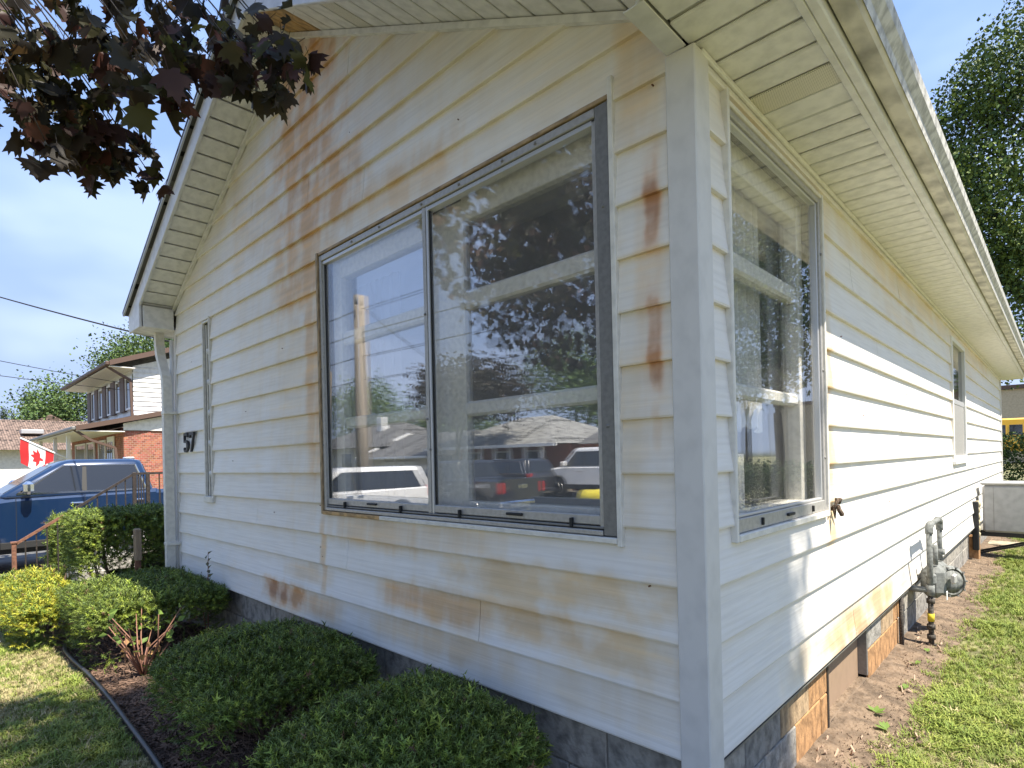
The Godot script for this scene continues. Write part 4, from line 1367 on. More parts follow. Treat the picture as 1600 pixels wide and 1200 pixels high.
func build_maple() -> void:
	var base := Vector3(-1.3, gy(-1.3, 4.1), 4.1)
	var t := thing("purple_leaved_maple", "dark purple-leaved maple whose drooping branches hang over the front yard", "tree", base)
	var top := Vector3(-1.4, 2.5, 4.0)
	put("trunk", tubem(smooth_path([base - Vector3(0, 0.2, 0), Vector3(-1.32, 1.0, 4.08), top], 4), [0.24, 0.21, 0.19, 0.18, 0.175, 0.17, 0.165, 0.16, 0.15], 12), M.bark, t)
	var leaves := [maple_leaf(0.5, 0.2), maple_leaf(0.9, -0.3), maple_leaf(0.25, 0.1), maple_leaf(1.2, 0.3)]
	var lm := []
	for c in [[0.022, 0.018, 0.014], [0.030, 0.028, 0.014], [0.042, 0.020, 0.018], [0.020, 0.022, 0.015], [0.075, 0.025, 0.018], [0.06, 0.07, 0.012]]:
		lm.append(mat(lin(c[0], c[1], c[2]), 0.5, {"spec": 0.3, "back": lin(0.08, 0.05, 0.02)}))
	# the branches that droop into view
	var clumps := [[-1.43, 2.83, 0.85, 0.19], [-1.40, 2.76, 0.77, 0.12], [-1.44, 2.66, 0.92, 0.17], [-1.63, 2.93, 0.98, 0.22], [-1.61, 2.78, 1.10, 0.17], [-1.49, 2.71, 0.82, 0.10], [-1.75, 2.84, 0.96, 0.14], [-1.79, 2.99, 1.14, 0.20], [-2.04, 3.00, 1.24, 0.20], [-1.92, 2.92, 1.40, 0.16], [-1.60, 2.56, 1.23, 0.15], [-1.66, 2.60, 1.16, 0.10], [-2.35, 2.87, 1.54, 0.22], [-2.12, 2.74, 1.45, 0.20], [-2.13, 2.74, 1.33, 0.20], [-2.18, 2.61, 1.51, 0.18], [-2.20, 2.60, 1.39, 0.18], [-2.15, 2.59, 1.27, 0.17], [-2.13, 2.56, 1.61, 0.16], [-2.53, 3.13, 1.58, 0.20], [-2.24, 2.53, 1.29, 0.14], [-2.14, 2.51, 1.20, 0.13], [-2.29, 2.47, 1.34, 0.09], [-2.18, 2.43, 1.09, 0.07], [-2.02, 2.37, 1.50, 0.07], [-2.22, 2.64, 1.13, 0.08]]
	var n_leaf := 0
	for c in clumps:
		var p := Vector3(c[0], c[1], c[2])
		var hub := Vector3(p.x * 0.75 - 0.45, 3.45, 2.1)
		put("twig", tubem(smooth_path([hub, p.lerp(hub, 0.4) + Vector3(0, 0.12, 0), p + Vector3(0, 0.03, 0)], 4), [0.006, 0.0055, 0.005, 0.0045, 0.004, 0.0035, 0.003, 0.0025, 0.002], 5), M.iron, t)
		var n := int(clampf(c[3] * c[3] * 420.0, 3.0, 16.0))
		for k in n:
			var q: Vector3 = p + Vector3(rng.randfn(), rng.randfn() * 0.8, rng.randfn()).limit_length(1.6) * c[3] * 0.55
			var o := put("leaf", leaves[rng.randi() % 4], lm[[0, 0, 0, 1, 1, 2, 3, 3, 4, 5][rng.randi() % 10]], t)
			o.transform = hang(q - origin_of(t), rng.randf_range(0.065, 0.135))
			n_leaf += 1
	var xm := []
	var cm := []
	for c in clumps:
		for k in int(c[3] * c[3] * 300.0) + 1:
			xm.append(hang(Vector3(c[0], c[1], c[2]) + Vector3(rng.randfn(), rng.randfn() * 0.8, rng.randfn()).limit_length(1.5) * c[3] * 0.6, rng.randf_range(0.06, 0.125)))
			cm.append([Color(0.024, 0.021, 0.013), Color(0.035, 0.034, 0.012), Color(0.045, 0.02, 0.015)][rng.randi() % 3] * rng.randf_range(0.7, 1.6))
	scatter("leaf_mass", leaves[3], M.leaf, xm, cm, t)
	# the rest of the crown
	for l in [[-2.2, 3.9, 2.3], [-3.3, 4.1, 3.0], [-1.0, 4.6, 2.9], [0.2, 4.4, 3.9], [-1.5, 5.6, 3.6], [-3.1, 5.2, 4.0], [-0.2, 5.4, 4.2], [-2.4, 4.8, 4.6], [-3.7, 3.5, 4.3], [0.3, 4.0, 4.4], [-1.4, 6.1, 4.3], [-1.6, 3.45, 2.1], [-2.1, 3.45, 2.1]]:
		var e := Vector3(l[0], l[1], l[2])
		put("limb", tubem(smooth_path([top - Vector3(0, 0.15, 0), top.lerp(e, 0.5) + Vector3(0, 0.35, 0), e], 4), [0.09, 0.08, 0.07, 0.06, 0.05, 0.04, 0.03, 0.02, 0.012], 6), M.bark, t)
	var xf := []
	var co := []
	var pal := [Color(0.024, 0.020, 0.015), Color(0.034, 0.030, 0.016), Color(0.05, 0.022, 0.02), Color(0.022, 0.024, 0.016), Color(0.07, 0.03, 0.02)]
	var lump := FastNoiseLite.new()
	lump.seed = 77
	lump.frequency = 0.55
	var tries := 0
	while xf.size() < 5200 and tries < 60000:
		tries += 1
		var n := Vector3(rng.randfn(), rng.randfn(), rng.randfn()).normalized()
		var p := Vector3(-2.1, 4.0, 3.4) + n * Vector3(3.0, 2.1, 2.0) * pow(rng.randf(), 0.33)
		if p.y < (1.85 if p.x < -2.3 and p.z > 2.3 else 2.15) or p.z < 1.75 or lump.get_noise_3dv(p) < -0.22:
			continue
		if p.x > -1.2 and p.y < 3.0:
			continue
		xf.append(hang(p, rng.randf_range(0.09, 0.16)))
		co.append((pal[rng.randi() % pal.size()] as Color) * rng.randf_range(0.7, 1.4))
	scatter("crown", leaves[1], M.leaf, xf, co, t)
	print("maple leaves near ", n_leaf, " rest ", xf.size())

func build_plants() -> void:
	var sprig := yew_sprig()
	var dark := [Color(0.10, 0.15, 0.026), Color(0.14, 0.205, 0.03), Color(0.085, 0.12, 0.026), Color(0.25, 0.31, 0.045), Color(0.13, 0.18, 0.03)]
	var bright := [Color(0.17, 0.22, 0.028), Color(0.21, 0.27, 0.03), Color(0.12, 0.17, 0.025), Color(0.08, 0.125, 0.022)]
	var gold := [Color(0.31, 0.32, 0.025), Color(0.38, 0.36, 0.03), Color(0.20, 0.26, 0.03), Color(0.12, 0.18, 0.03)]
	hedge("dark green clipped yew at the foot of the wall, nearest the house corner", Vector3(-1.46, 0, 0.08), Vector3(-0.63, 0.0, 0.98), 0.16, 17000, dark, 0.7, sprig, 1.1, 0.08)
	hedge("dark green clipped yew, second from the house corner, beside the mulch", Vector3(-2.93, 0, 0.08), Vector3(-1.86, 0.0, 0.97), 0.15, 16000, dark, 0.95, sprig, 1.1, 0.07)
	hedge("low flat-topped green shrub, part sunlit, below the house number", Vector3(-5.66, 0, 0.06), Vector3(-4.30, 0.01, 1.0), 0.09, 12000, dark + bright, 0.95, sprig, 1.3, 0.02)
	hedge("tall block-shaped green shrub beyond the downspout, its left side sunlit", Vector3(-7.30, 0, -0.15), Vector3(-6.35, 0.56, 0.72), 0.07, 13000, bright + dark, 0.75, sprig, 1.5)
	hedge("golden-yellow low shrub beside the front walk", Vector3(-7.9, 0, 0.76), Vector3(-5.62, -0.15, 1.30), 0.14, 12000, gold, 0.8, sprig, 1.5, 0.04)
	hedge("light green shrub behind the iron railing", Vector3(-9.5, 0, 0.18), Vector3(-8.95, 0.36, 0.58), 0.10, 3500, bright, 0.3, sprig, 1.9)
	# bare-stemmed plant between the shrubs
	var b := Vector3(-4.02, gy(-4.02, 0.75), 0.75)
	var t := thing("leggy_plant", "leggy plant with bare reddish stems and few leaves between two shrubs", "plant", b)
	var lf := leaf_spray(1, 0.07, 0.0)
	for k in 16:
		var a := rng.randf() * TAU
		var l := rng.randf_range(0.25, 0.55)
		var e := b + Vector3(cos(a) * l * 0.6, l, sin(a) * l * 0.6)
		var m := b.lerp(e, 0.5) + Vector3(rng.randfn(), 0.5, rng.randfn()) * 0.04
		put("stem", tubem([b, m, e], [0.007, 0.005, 0.003], 5), M.cane, t)
		for j in 3:
			var o := put("leaf", lf, M.dry_leaf if j == 0 else M.weed, t)
			o.transform = hang(b.lerp(e, 0.5 + 0.25 * j) - b, rng.randf_range(0.8, 1.4))
	b = Vector3(-4.55, gy(-4.55, 0.13), 0.13)
	t = thing("sapling", "thin leafy sapling standing against the white siding", "plant", b)
	var e2 := Vector3(-4.50, 0.33, 0.13)
	put("stem", tubem([b, b.lerp(e2, 0.6) + Vector3(0.02, 0, 0.01), e2], [0.006, 0.005, 0.002], 5), M.cane, t)
	put("stem", tubem([b, Vector3(-4.68, -0.1, 0.14), Vector3(-4.70, 0.08, 0.14)], [0.005, 0.004, 0.002], 5), M.cane, t)
	for y in [0.30, 0.24, 0.17, 0.10, 0.03, -0.05]:
		for s in [-1.0, 1.0]:
			for x in [-4.51, -4.69]:
				if x < -4.6 and y > 0.1:
					continue
				var o := put("leaf", lf, M.dark_leaf, t)
				var yy := Vector3(s, -0.15 + rng.randfn() * 0.2, rng.randfn() * 0.4).normalized()
				var xx := yy.cross(Vector3(0, 0.6, 1)).normalized()
				o.transform = Transform3D(Basis(xx, yy, xx.cross(yy)).scaled(Vector3.ONE * rng.randf_range(0.8, 1.2)), Vector3(x, y, 0.135) - b)
	# tree that shades the near end of the side wall
	var green := [Color(0.045, 0.085, 0.018), Color(0.06, 0.105, 0.022), Color(0.035, 0.065, 0.018), Color(0.085, 0.13, 0.025)]
	var sp := leaf_spray(9, 0.13, 0.42)
	tree("shade_tree", "tall green tree in the side yard to the right of the camera", "", Vector3(7.8, G0, 1.2), 0.22, 6.5, [[7.5, 13.0, 0.25, 2.8, 4.2, 1.7, 2100], [6.4, 10.8, 0.1, 1.8, 2.2, 1.55, 1100], [8.4, 15.2, 0.2, 2.0, 2.6, 1.6, 900]], sp, green, Vector2(0.9, 1.5))
	# trees at the back of the side yard
	var blue := [Color(0.075, 0.12, 0.03), Color(0.11, 0.165, 0.035), Color(0.17, 0.225, 0.04), Color(0.055, 0.09, 0.028)]
	tree("broad_tree", "large leafy tree rising behind the gutter at the right edge", "", Vector3(1.6, G0, -24.0), 0.36, 5.0, [[-2.6, 11.0, -23.2, 1.5, 1.9, 1.6, 520], [-1.2, 7.4, -22.6, 1.4, 1.5, 1.6, 380], [-0.6, 9.0, -22.4, 2.1, 2.3, 2.0, 900], [0.3, 12.9, -22.6, 1.9, 2.2, 2.0, 800], [-1.0, 12.6, -23.0, 1.3, 1.4, 1.5, 380], [0.5, 7.4, -22.0, 1.3, 1.2, 1.4, 300], [-1.7, 10.0, -23.0, 1.4, 1.7, 1.6, 520], [2.4, 10.5, -23.0, 2.2, 2.8, 2.0, 420], [1.8, 15.5, -23.5, 2.0, 1.8, 2.0, 320], [-0.2, 6.0, -22.4, 1.4, 1.3, 1.6, 330], [-0.3, 4.0, -21.6, 1.0, 0.9, 1.2, 170], [1.0, 3.4, -21.6, 0.8, 0.6, 1.2, 60], [-2.0, 11.2, -24.0, 1.1, 0.8, 1.2, 90]], sp, blue, Vector2(0.7, 1.2))
	tree("side_tree", "green tree far down the side yard, mirrored in the side window", "", Vector3(6.5, G0, -20.0), 0.17, 3.0, [[6.0, 4.2, -18.5, 1.8, 1.2, 1.6, 200], [5.6, 7.0, -18.0, 2.6, 2.6, 2.2, 420], [8.0, 8.5, -19.5, 2.8, 3.0, 2.6, 420], [6.6, 11.0, -20.0, 2.4, 2.2, 2.4, 300]], sp, green, Vector2(0.9, 1.5))
	tree("side_tree", "second green tree down the side yard, nearer the lane", "", Vector3(10.0, G0, -26.0), 0.17, 3.0, [[10.0, 4.5, -25.0, 2.4, 1.4, 2.0, 200], [9.0, 8.0, -25.0, 3.0, 3.0, 3.0, 420], [11.5, 10.0, -27.0, 3.0, 3.0, 3.0, 380]], sp, green, Vector2(1.0, 1.7))
	# hedges down the side yard
	for q in [["dark green hedge at the end of the side yard, below the school bus", -2.6, 1.2, -20.4, -19.2, 1.45], ["green hedge along the far side yard, mirrored low in the side window", 3.2, 12.0, -13.6, -12.4, 0.75]]:
		var lo := Vector3(q[1], G0, q[3])
		var hi := Vector3(q[2], q[5], q[4])
		t = thing("long_hedge", q[0], "hedge", Vector3((q[1] + q[2]) / 2.0, G0, (q[3] + q[4]) / 2.0))
		var xf := []
		var co := []
		for k in int(420 * (q[2] - q[1])):
			xf.append(Transform3D(Basis.from_euler(Vector3(rng.randf() * TAU, rng.randf() * TAU, 0)).scaled(Vector3.ONE * 0.8), Vector3(rng.randf_range(lo.x, hi.x), lo.y + (hi.y - lo.y) * pow(rng.randf(), 0.6), rng.randf_range(lo.z, hi.z))))
			co.append((green[rng.randi() % 4] as Color) * rng.randf_range(0.6, 1.3))
		scatter("foliage", leaf_spray(8, 0.09, 0.3), M.leaf, xf, co, t)
	# trees behind the neighbours on the left
	var pale := [Color(0.075, 0.13, 0.035), Color(0.10, 0.16, 0.045), Color(0.055, 0.10, 0.03), Color(0.13, 0.18, 0.06)]
	var far := leaf_spray(22, 0.20, 1.0)
	tree("backyard_tree", "light green tree above the two-storey neighbour's roof", "trees beyond the neighbours", Vector3(-55, -1, -9.5), 0.5, 5, [[-55.5, 9.6, -10.2, 2.6, 2.0, 2.2, 230], [-52.0, 10.4, -11.5, 3.0, 2.2, 3.0, 240], [-50.0, 9.8, -13.5, 2.5, 2.2, 2.5, 180]], far, pale, Vector2(0.8, 1.3))
	tree("backyard_tree", "green tree behind the brown roof, left of the two-storey neighbour", "trees beyond the neighbours", Vector3(-58, -1, -6.5), 0.4, 3, [[-58.0, 6.3, -6.2, 2.6, 2.0, 2.4, 240], [-57.0, 5.0, -4.9, 2.4, 1.6, 2.0, 180]], far, pale, Vector2(0.8, 1.3))
	for q in [["small spruce beyond the brown roof at the left edge", -67.0, -3.4, 7.6], ["slender spruce between the brown roof and the trees", -62.0, -4.7, 8.6]]:
		b = Vector3(q[1], -1.0, q[2])
		t = thing("spruce", q[0], "tree", b, "trees beyond the neighbours")
		put("trunk", tubem([b, b + Vector3(0, q[3], 0)], [0.15, 0.02], 6), M.bark, t)
		var xf := []
		var co := []
		for k in 320:
			var hh := rng.randf()
			var a := rng.randf() * TAU
			var rr: float = (1.0 - hh) * 1.7 * (0.55 + 0.45 * rng.randf())
			xf.append(Transform3D(Basis.from_euler(Vector3(rng.randf() * TAU, a, 0)).scaled(Vector3(0.5, 0.35, 0.5)), b + Vector3(cos(a) * rr, 0.8 + hh * (q[3] - 0.8), sin(a) * rr)))
			co.append(Color(0.03, 0.05, 0.03) * rng.randf_range(0.7, 1.5))
		scatter("crown", far, M.leaf, xf, co, t)
	# trees across the street, seen in the front window
	for q in [["green tree across the street behind the grey-roofed house", Vector3(-50, -0.5, 30), [[-50.0, 6.2, 30.0, 4.6, 3.2, 4.0, 420]]], ["broad green tree across the street between the two houses", Vector3(-40, -0.5, 31), [[-42.0, 3.8, 31.0, 4.0, 2.2, 3.5, 260], [-37.0, 4.4, 31.0, 4.0, 2.4, 3.5, 280]]], ["tall green tree across the street behind the brick house", Vector3(-24.5, -0.5, 31), [[-25.0, 7.2, 31.0, 4.0, 3.0, 3.5, 360], [-22.0, 5.6, 31.0, 3.4, 2.4, 3.0, 260]]], ["green tree across the street beyond the white van", Vector3(-13, -0.5, 34), [[-14.0, 5.6, 34.0, 5.0, 3.0, 4.0, 380]]]]:
		tree("street_tree", q[0], "trees across the street", q[1], 0.4, 2.5, q[2], far, pale, Vector2(0.8, 1.3))
	tree("street_maple", "dark purple maple across the street in front of the brick house", "", Vector3(-21.5, -0.5, 17.0), 0.2, 1.9, [[-21.5, 4.6, 17.0, 2.6, 1.7, 2.0, 420], [-18.6, 4.4, 17.0, 2.0, 1.4, 1.8, 300]], leaf_spray(9, 0.2, 0.6), [Color(0.03, 0.024, 0.018), Color(0.042, 0.03, 0.02), Color(0.026, 0.026, 0.018)], Vector2(0.8, 1.3))

# ------------------------------------------------------------------ vehicles (own axes: x forward, y up, z to the right)
func ring(x0: float, x1: float, hw: float, y: float, rad: float) -> Array:
	var L := []
	for c in [[x1 - rad, hw - rad, 0.0], [x0 + rad, hw - rad, 1.0], [x0 + rad, -hw + rad, 2.0], [x1 - rad, -hw + rad, 3.0]]:
		for k in 4:
			var a: float = PI / 2.0 * (c[2] + k / 3.0)
			L.append(Vector3(c[0] + cos(a) * rad, y, c[1] + sin(a) * rad))
	return L

func arch(p: Array, x: float, r: float, y: float) -> void:
	for k in 9:
		var a := PI * k / 8.0
		p.append(Vector2(x + cos(a) * r, maxf(y, y - 0.02 + sin(a) * r)))

func vehicle(d: Dictionary) -> Node3D:
	var t := thing(d.called, d.label, d.category, d.at, d.get("group", ""), d.turn)
	var W: float = d.W
	var r: float = d.r
	var yb: float = d.sill
	var poly: Array = d.top.duplicate()          # over the top from tail to nose
	arch(poly, d.axles[0], r * 1.18, yb)
	arch(poly, d.axles[1], r * 1.18, yb)
	var st := start()
	slab(st, poly, Vector3(0, 0, -W), Vector3.RIGHT, Vector3.UP, Vector3(0, 0, 2.0 * W), 0.07)
	loc("body", done(st), d.paint, t)
	st = start()
	box(st, Vector3(d.top[0].x + 0.15, yb - 0.12, -W + 0.12), Vector3(d.axles[0] + 0.5, yb + 0.45, W - 0.12))
	loc("underbody", done(st), M.tyre, t)
	var c: Dictionary = d.cab
	st = start(true)
	var hwm: float = lerpf(c.w0, c.w1, 0.85)
	loft(st, [ring(c.b0, c.b1, c.w0, c.y0 - 0.05, 0.1), ring(c.b0, c.b1, c.w0, c.y0, 0.1), ring(lerpf(c.b0, c.t0, 0.85), lerpf(c.b1, c.t1, 0.85), hwm, lerpf(c.y0, c.y1, 0.85), 0.14), ring(lerpf(c.b0, c.t0, 0.96), lerpf(c.b1, c.t1, 0.97), c.w1, lerpf(c.y0, c.y1, 0.95), 0.16), ring(c.t0 + 0.08, c.t1 - 0.08, c.w1 - 0.09, c.y1, 0.16)], true)
	loc("cab", done(st), d.paint, t)
	# glass: side panels [x0 bottom, x1 bottom, x0 top, x1 top]
	var yl: float = lerpf(c.y0, c.y1, 0.04)
	var yh: float = lerpf(c.y0, c.y1, 0.80)
	var zl: float = lerpf(c.w0, hwm, 0.04 / 0.85)
	var zh: float = lerpf(c.w0, hwm, 0.80 / 0.85)
	for s in [-1.0, 1.0]:
		st = start()
		var gb: Array = [Vector3(d.glass[-1][0] - 0.02, yl, s * zl), Vector3(d.glass[0][1] + 0.03, yl, s * zl), Vector3(d.glass[0][3] + 0.01, yh, s * zh), Vector3(d.glass[-1][2] - 0.01, yh, s * zh)]
		var go := Vector3(0, 0, s * 0.004)
		loft(st, [[gb[0] + go, gb[1] + go, gb[2] + go, gb[3] + go], [gb[0] - go, gb[1] - go, gb[2] - go, gb[3] - go]], true)
		loc("pillar_trim", done(st), M.black, t)
		loc("rocker_panel", boxm(Vector3(d.axles[1] + r * 1.25, yb - 0.03, s * (W - 0.05)), Vector3(d.axles[0] - r * 1.25, yb + 0.09, s * (W + 0.012)), 0.01), M.tyre, t)
		for g in d.glass:
			st = start()
			var o := Vector3(0, 0, s * 0.010)
			loft(st, [[Vector3(g[0], yl, s * zl) + o, Vector3(g[1], yl, s * zl) + o, Vector3(g[3], yh, s * zh) + o, Vector3(g[2], yh, s * zh) + o], [Vector3(g[0], yl, s * zl) - o, Vector3(g[1], yl, s * zl) - o, Vector3(g[3], yh, s * zh) - o, Vector3(g[2], yh, s * zh) - o]], true)
			loc("side_window", done(st), M.dark_glass, t)
		if d.get("bright", false):
			var a := Vector3(d.glass[-1][0] - 0.03, yl - 0.005, s * (zl + 0.008))
			var b := Vector3(d.glass[0][1] + 0.05, yl - 0.005, s * (zl + 0.008))
			var e := Vector3(d.glass[0][3] + 0.02, yh + 0.012, s * (zh + 0.008))
			var f := Vector3(d.glass[-1][2] - 0.02, yh + 0.012, s * (zh + 0.008))
			st = start()
			bar(st, a, b, 0.012, 0.03)
			bar(st, b, e, 0.012, 0.022)
			bar(st, e, f, 0.012, 0.02)
			bar(st, f, a, 0.012, 0.02)
			loc("window_trim", done(st), M.chrome, t)
		for x in d.handles:
			loc("door_handle", boxm(Vector3(x - 0.10, d.hy, s * (W - 0.01)), Vector3(x + 0.10, d.hy + 0.035, s * (W + 0.035)), 0.012), M.chrome, t)
		for x in d.seams:
			loc("door_seam", boxm(Vector3(x - 0.004, yb + 0.1, s * (W - 0.004)), Vector3(x + 0.004, c.y0 - 0.02, s * (W + 0.0015))), M.black, t)
		var mx: float = d.glass[0][1] - 0.10
		var mi := loc("mirror", boxm(Vector3(mx - 0.06, c.y0 + 0.02, s * (W + 0.04)), Vector3(mx + 0.08, c.y0 + 0.24, s * (W + 0.26)), 0.05), d.get("mirror", d.paint), t)
		loc("arm", boxm(Vector3(mx - 0.03, c.y0 + 0.02, s * (c.w0 - 0.05)), Vector3(mx + 0.03, c.y0 + 0.07, s * (W + 0.06)), 0.01), M.black, mi)
		for x in d.axles:
			var wn := Node3D.new()
			wn.name = "wheel"
			t.add_child(wn, true)
			wn.position = Vector3(x, r, s * (W - 0.13))
			st = start(true)
			lathe(st, Vector3.ZERO, Vector3(0, 0, s), [[-0.12, r * 0.6], [-0.12, r * 0.93], [-0.08, r], [0.08, r], [0.12, r * 0.93], [0.12, r * 0.62]], 24)
			loc("tyre", done(st), M.tyre, wn)
			st = start(true)
			lathe(st, Vector3.ZERO, Vector3(0, 0, s), [[0.0, r * 0.63], [0.115, r * 0.62], [0.125, r * 0.56], [0.06, r * 0.5], [0.09, r * 0.14], [0.10, 0.01]], 20)
			loc("rim", done(st), M.alu_light, wn)
		loc("tail_light", boxm(Vector3(d.top[0].x - 0.012, d.ty - 0.17, s * (W - 0.16)), Vector3(d.top[0].x + 0.10, d.ty + 0.17, s * (W + 0.004)), 0.02), M.red_lamp, t)
		loc("headlight", boxm(Vector3(d.nose - 0.12, d.ly - 0.09, s * (W - 0.32)), Vector3(d.nose + 0.015, d.ly + 0.09, s * (W + 0.002)), 0.02), M.lamp, t)
	for e in [[c.b1, c.t1, "windshield", 1.0], [c.b0, c.t0, "rear_window", -1.0]]:
		st = start()
		var o2 := Vector3(e[3] * 0.014, 0.0, 0)
		var xa: float = lerpf(e[0], e[1], 0.06)
		var xb: float = lerpf(e[0], e[1], 0.82)
		var ya: float = lerpf(c.y0, c.y1, 0.06)
		var yc: float = lerpf(c.y0, c.y1, 0.82)
		var P := [Vector3(xa, ya, -c.w0 + 0.13), Vector3(xa, ya, c.w0 - 0.13), Vector3(xb, yc, hwm - 0.13), Vector3(xb, yc, -hwm + 0.13)]
		loft(st, [[P[0] + o2, P[1] + o2, P[2] + o2, P[3] + o2], [P[0] - o2, P[1] - o2, P[2] - o2, P[3] - o2]], true)
		loc(e[2], done(st), M.dark_glass, t)
	loc("front_bumper", boxm(Vector3(d.nose - 0.1, yb - 0.02, -W + 0.04), Vector3(d.nose + 0.09, yb + 0.22, W - 0.04), 0.05), d.get("bumper", d.paint), t)
	loc("rear_bumper", boxm(Vector3(d.top[0].x - 0.10, yb - 0.02, -W + 0.04), Vector3(d.top[0].x + 0.08, yb + 0.20, W - 0.04), 0.05), d.get("bumper", d.paint), t)
	loc("grille", boxm(Vector3(d.nose - 0.05, d.ly - 0.2, -W * 0.6), Vector3(d.nose + 0.02, d.ly + 0.12, W * 0.6), 0.02), M.tyre, t)
	return t

func pickup(called: String, label: String, at: Vector3, turn: float, paint: Material) -> Node3D:
	return vehicle({"called": called, "label": label, "category": "pickup truck", "at": at, "turn": turn, "paint": paint, "W": 1.0, "r": 0.41, "sill": 0.46, "bright": paint == M.car_blue, "mirror": M.chrome if paint == M.car_blue else paint, "bumper": M.chrome,
		"top": [Vector2(-2.9, 0.5), Vector2(-2.9, 1.33), Vector2(-1.02, 1.34), Vector2(-1.0, 1.36), Vector2(1.15, 1.31), Vector2(1.5, 1.27), Vector2(2.55, 1.18), Vector2(2.78, 1.05), Vector2(2.84, 0.8), Vector2(2.84, 0.48)],
		"axles": [1.85, -1.80], "nose": 2.84, "ly": 0.98, "ty": 1.05, "cab": {"b0": -0.96, "b1": 1.32, "t0": -0.80, "t1": 0.42, "w0": 0.96, "w1": 0.76, "y0": 1.34, "y1": 1.95},
		"glass": [[0.20, 1.06, 0.16, 0.42], [-0.80, 0.12, -0.66, 0.10]], "handles": [0.28, -0.68], "hy": 1.14, "seams": [1.12, 0.16, -0.86, -1.06]})

func build_vehicles() -> void:
	var p := pickup("pickup_truck", "blue crew-cab pickup truck parked in the driveway beyond the iron railing", Vector3(-13.0, gy(-13, 0) + 0.01, -0.38), -PI / 2.0, M.car_blue)
	loc("roof_marker", boxm(Vector3(-0.74, 1.95, -0.52), Vector3(-0.58, 1.99, -0.28), 0.02), M.lamp, p)
	loc("splash_guard", boxm(Vector3(-2.1, 0.42, 0.9), Vector3(-2.06, 0.7, 1.0)), M.tyre, p)
	vehicle({"called": "minivan", "label": "white minivan in the driveway, mirrored in the left part of the front window", "category": "minivan", "at": Vector3(-14.5, gy(-14.5, 6.7) + 0.01, 6.75), "turn": PI / 2.0, "paint": M.car_white, "W": 1.0, "r": 0.36, "sill": 0.30, "bright": false,
		"top": [Vector2(-2.5, 0.34), Vector2(-2.54, 0.8), Vector2(-2.48, 1.14), Vector2(0.7, 1.10), Vector2(1.3, 1.06), Vector2(2.2, 0.92), Vector2(2.5, 0.72), Vector2(2.54, 0.34)],
		"axles": [1.60, -1.45], "nose": 2.52, "ly": 0.72, "ty": 0.98, "cab": {"b0": -2.46, "b1": 1.45, "t0": -2.28, "t1": 0.45, "w0": 0.97, "w1": 0.74, "y0": 1.08, "y1": 1.76},
		"glass": [[0.12, 1.15, 0.12, 0.42], [-2.20, 0.04, -2.0, 0.06]], "handles": [0.28, -0.05], "hy": 0.93, "seams": [0.08, 1.2, -1.0]})
	var q := pickup("work_pickup", "black lettered work pickup across the street, mirrored in the front window", Vector3(-14.3, -0.87, 11.2), PI, M.car_dark)
	var f := SystemFont.new()
	f.font_names = PackedStringArray(["Droid Sans"])
	f.font_weight = 700
	for e in [[-0.20, 0.85, 0.0052, 1.003], [-1.95, 1.12, 0.0046, 1.003]]:
		var tm := TextMesh.new()
		tm.text = "STONEGATE"
		tm.font = f
		tm.font_size = 32
		tm.pixel_size = e[2]
		tm.depth = 0.004
		loc("lettering", tm, M.white_paint, q, Vector3(e[0], e[1], e[3]))
	var roofl := start()
	slab(roofl, [Vector2(-0.2, 0), Vector2(0, 0.16), Vector2(0.2, 0), Vector2(0.14, 0), Vector2(0, 0.11), Vector2(-0.14, 0)], Vector3(-0.20, 1.0, 0.999), Vector3.RIGHT, Vector3.UP, Vector3(0, 0, 0.005))
	loc("emblem", done(roofl), M.white_paint, q)
	loc("tailgate_emblem", boxm(Vector3(-2.93, 1.02, -0.12), Vector3(-2.90, 1.16, 0.12), 0.01), M.chrome, q)
	vehicle({"called": "dark_utility_vehicle", "label": "black sport utility vehicle with roof rails across the street behind the work pickup", "category": "car", "at": Vector3(-17.0, -0.70, 16.1), "turn": PI, "paint": M.car_dark, "W": 0.96, "r": 0.38, "sill": 0.36, "bright": true,
		"top": [Vector2(-2.3, 0.4), Vector2(-2.34, 1.0), Vector2(-2.25, 1.18), Vector2(0.9, 1.14), Vector2(2.0, 1.06), Vector2(2.3, 0.9), Vector2(2.34, 0.4)],
		"axles": [1.45, -1.4], "nose": 2.32, "ly": 0.85, "ty": 1.0, "cab": {"b0": -2.2, "b1": 1.15, "t0": -1.95, "t1": 0.35, "w0": 0.93, "w1": 0.72, "y0": 1.14, "y1": 1.78},
		"glass": [[0.05, 0.92, 0.05, 0.36], [-0.98, -0.03, -0.95, -0.03], [-2.0, -1.05, -1.7, -1.02]], "handles": [0.2, -0.85], "hy": 1.0, "seams": [0.0, 1.0, -1.02]})
	vehicle({"called": "white_van", "label": "white cargo van in the driveway across the street, mirrored in the front window", "category": "van", "at": Vector3(-13.0, -0.56, 17.8), "turn": PI, "paint": M.car_white, "W": 1.0, "r": 0.38, "sill": 0.45, "bright": false, "bumper": M.tyre,
		"top": [Vector2(-2.6, 0.5), Vector2(-2.62, 1.3), Vector2(1.3, 1.28), Vector2(2.1, 1.18), Vector2(2.4, 0.95), Vector2(2.42, 0.5)],
		"axles": [1.6, -1.5], "nose": 2.42, "ly": 0.92, "ty": 1.0, "cab": {"b0": -2.58, "b1": 1.5, "t0": -2.5, "t1": 0.75, "w0": 0.97, "w1": 0.84, "y0": 1.26, "y1": 2.05},
		"glass": [[0.3, 1.2, 0.3, 0.7], [-0.9, 0.2, -0.85, 0.22]], "handles": [0.4], "hy": 1.05, "seams": [0.25, 1.25, -1.0]})
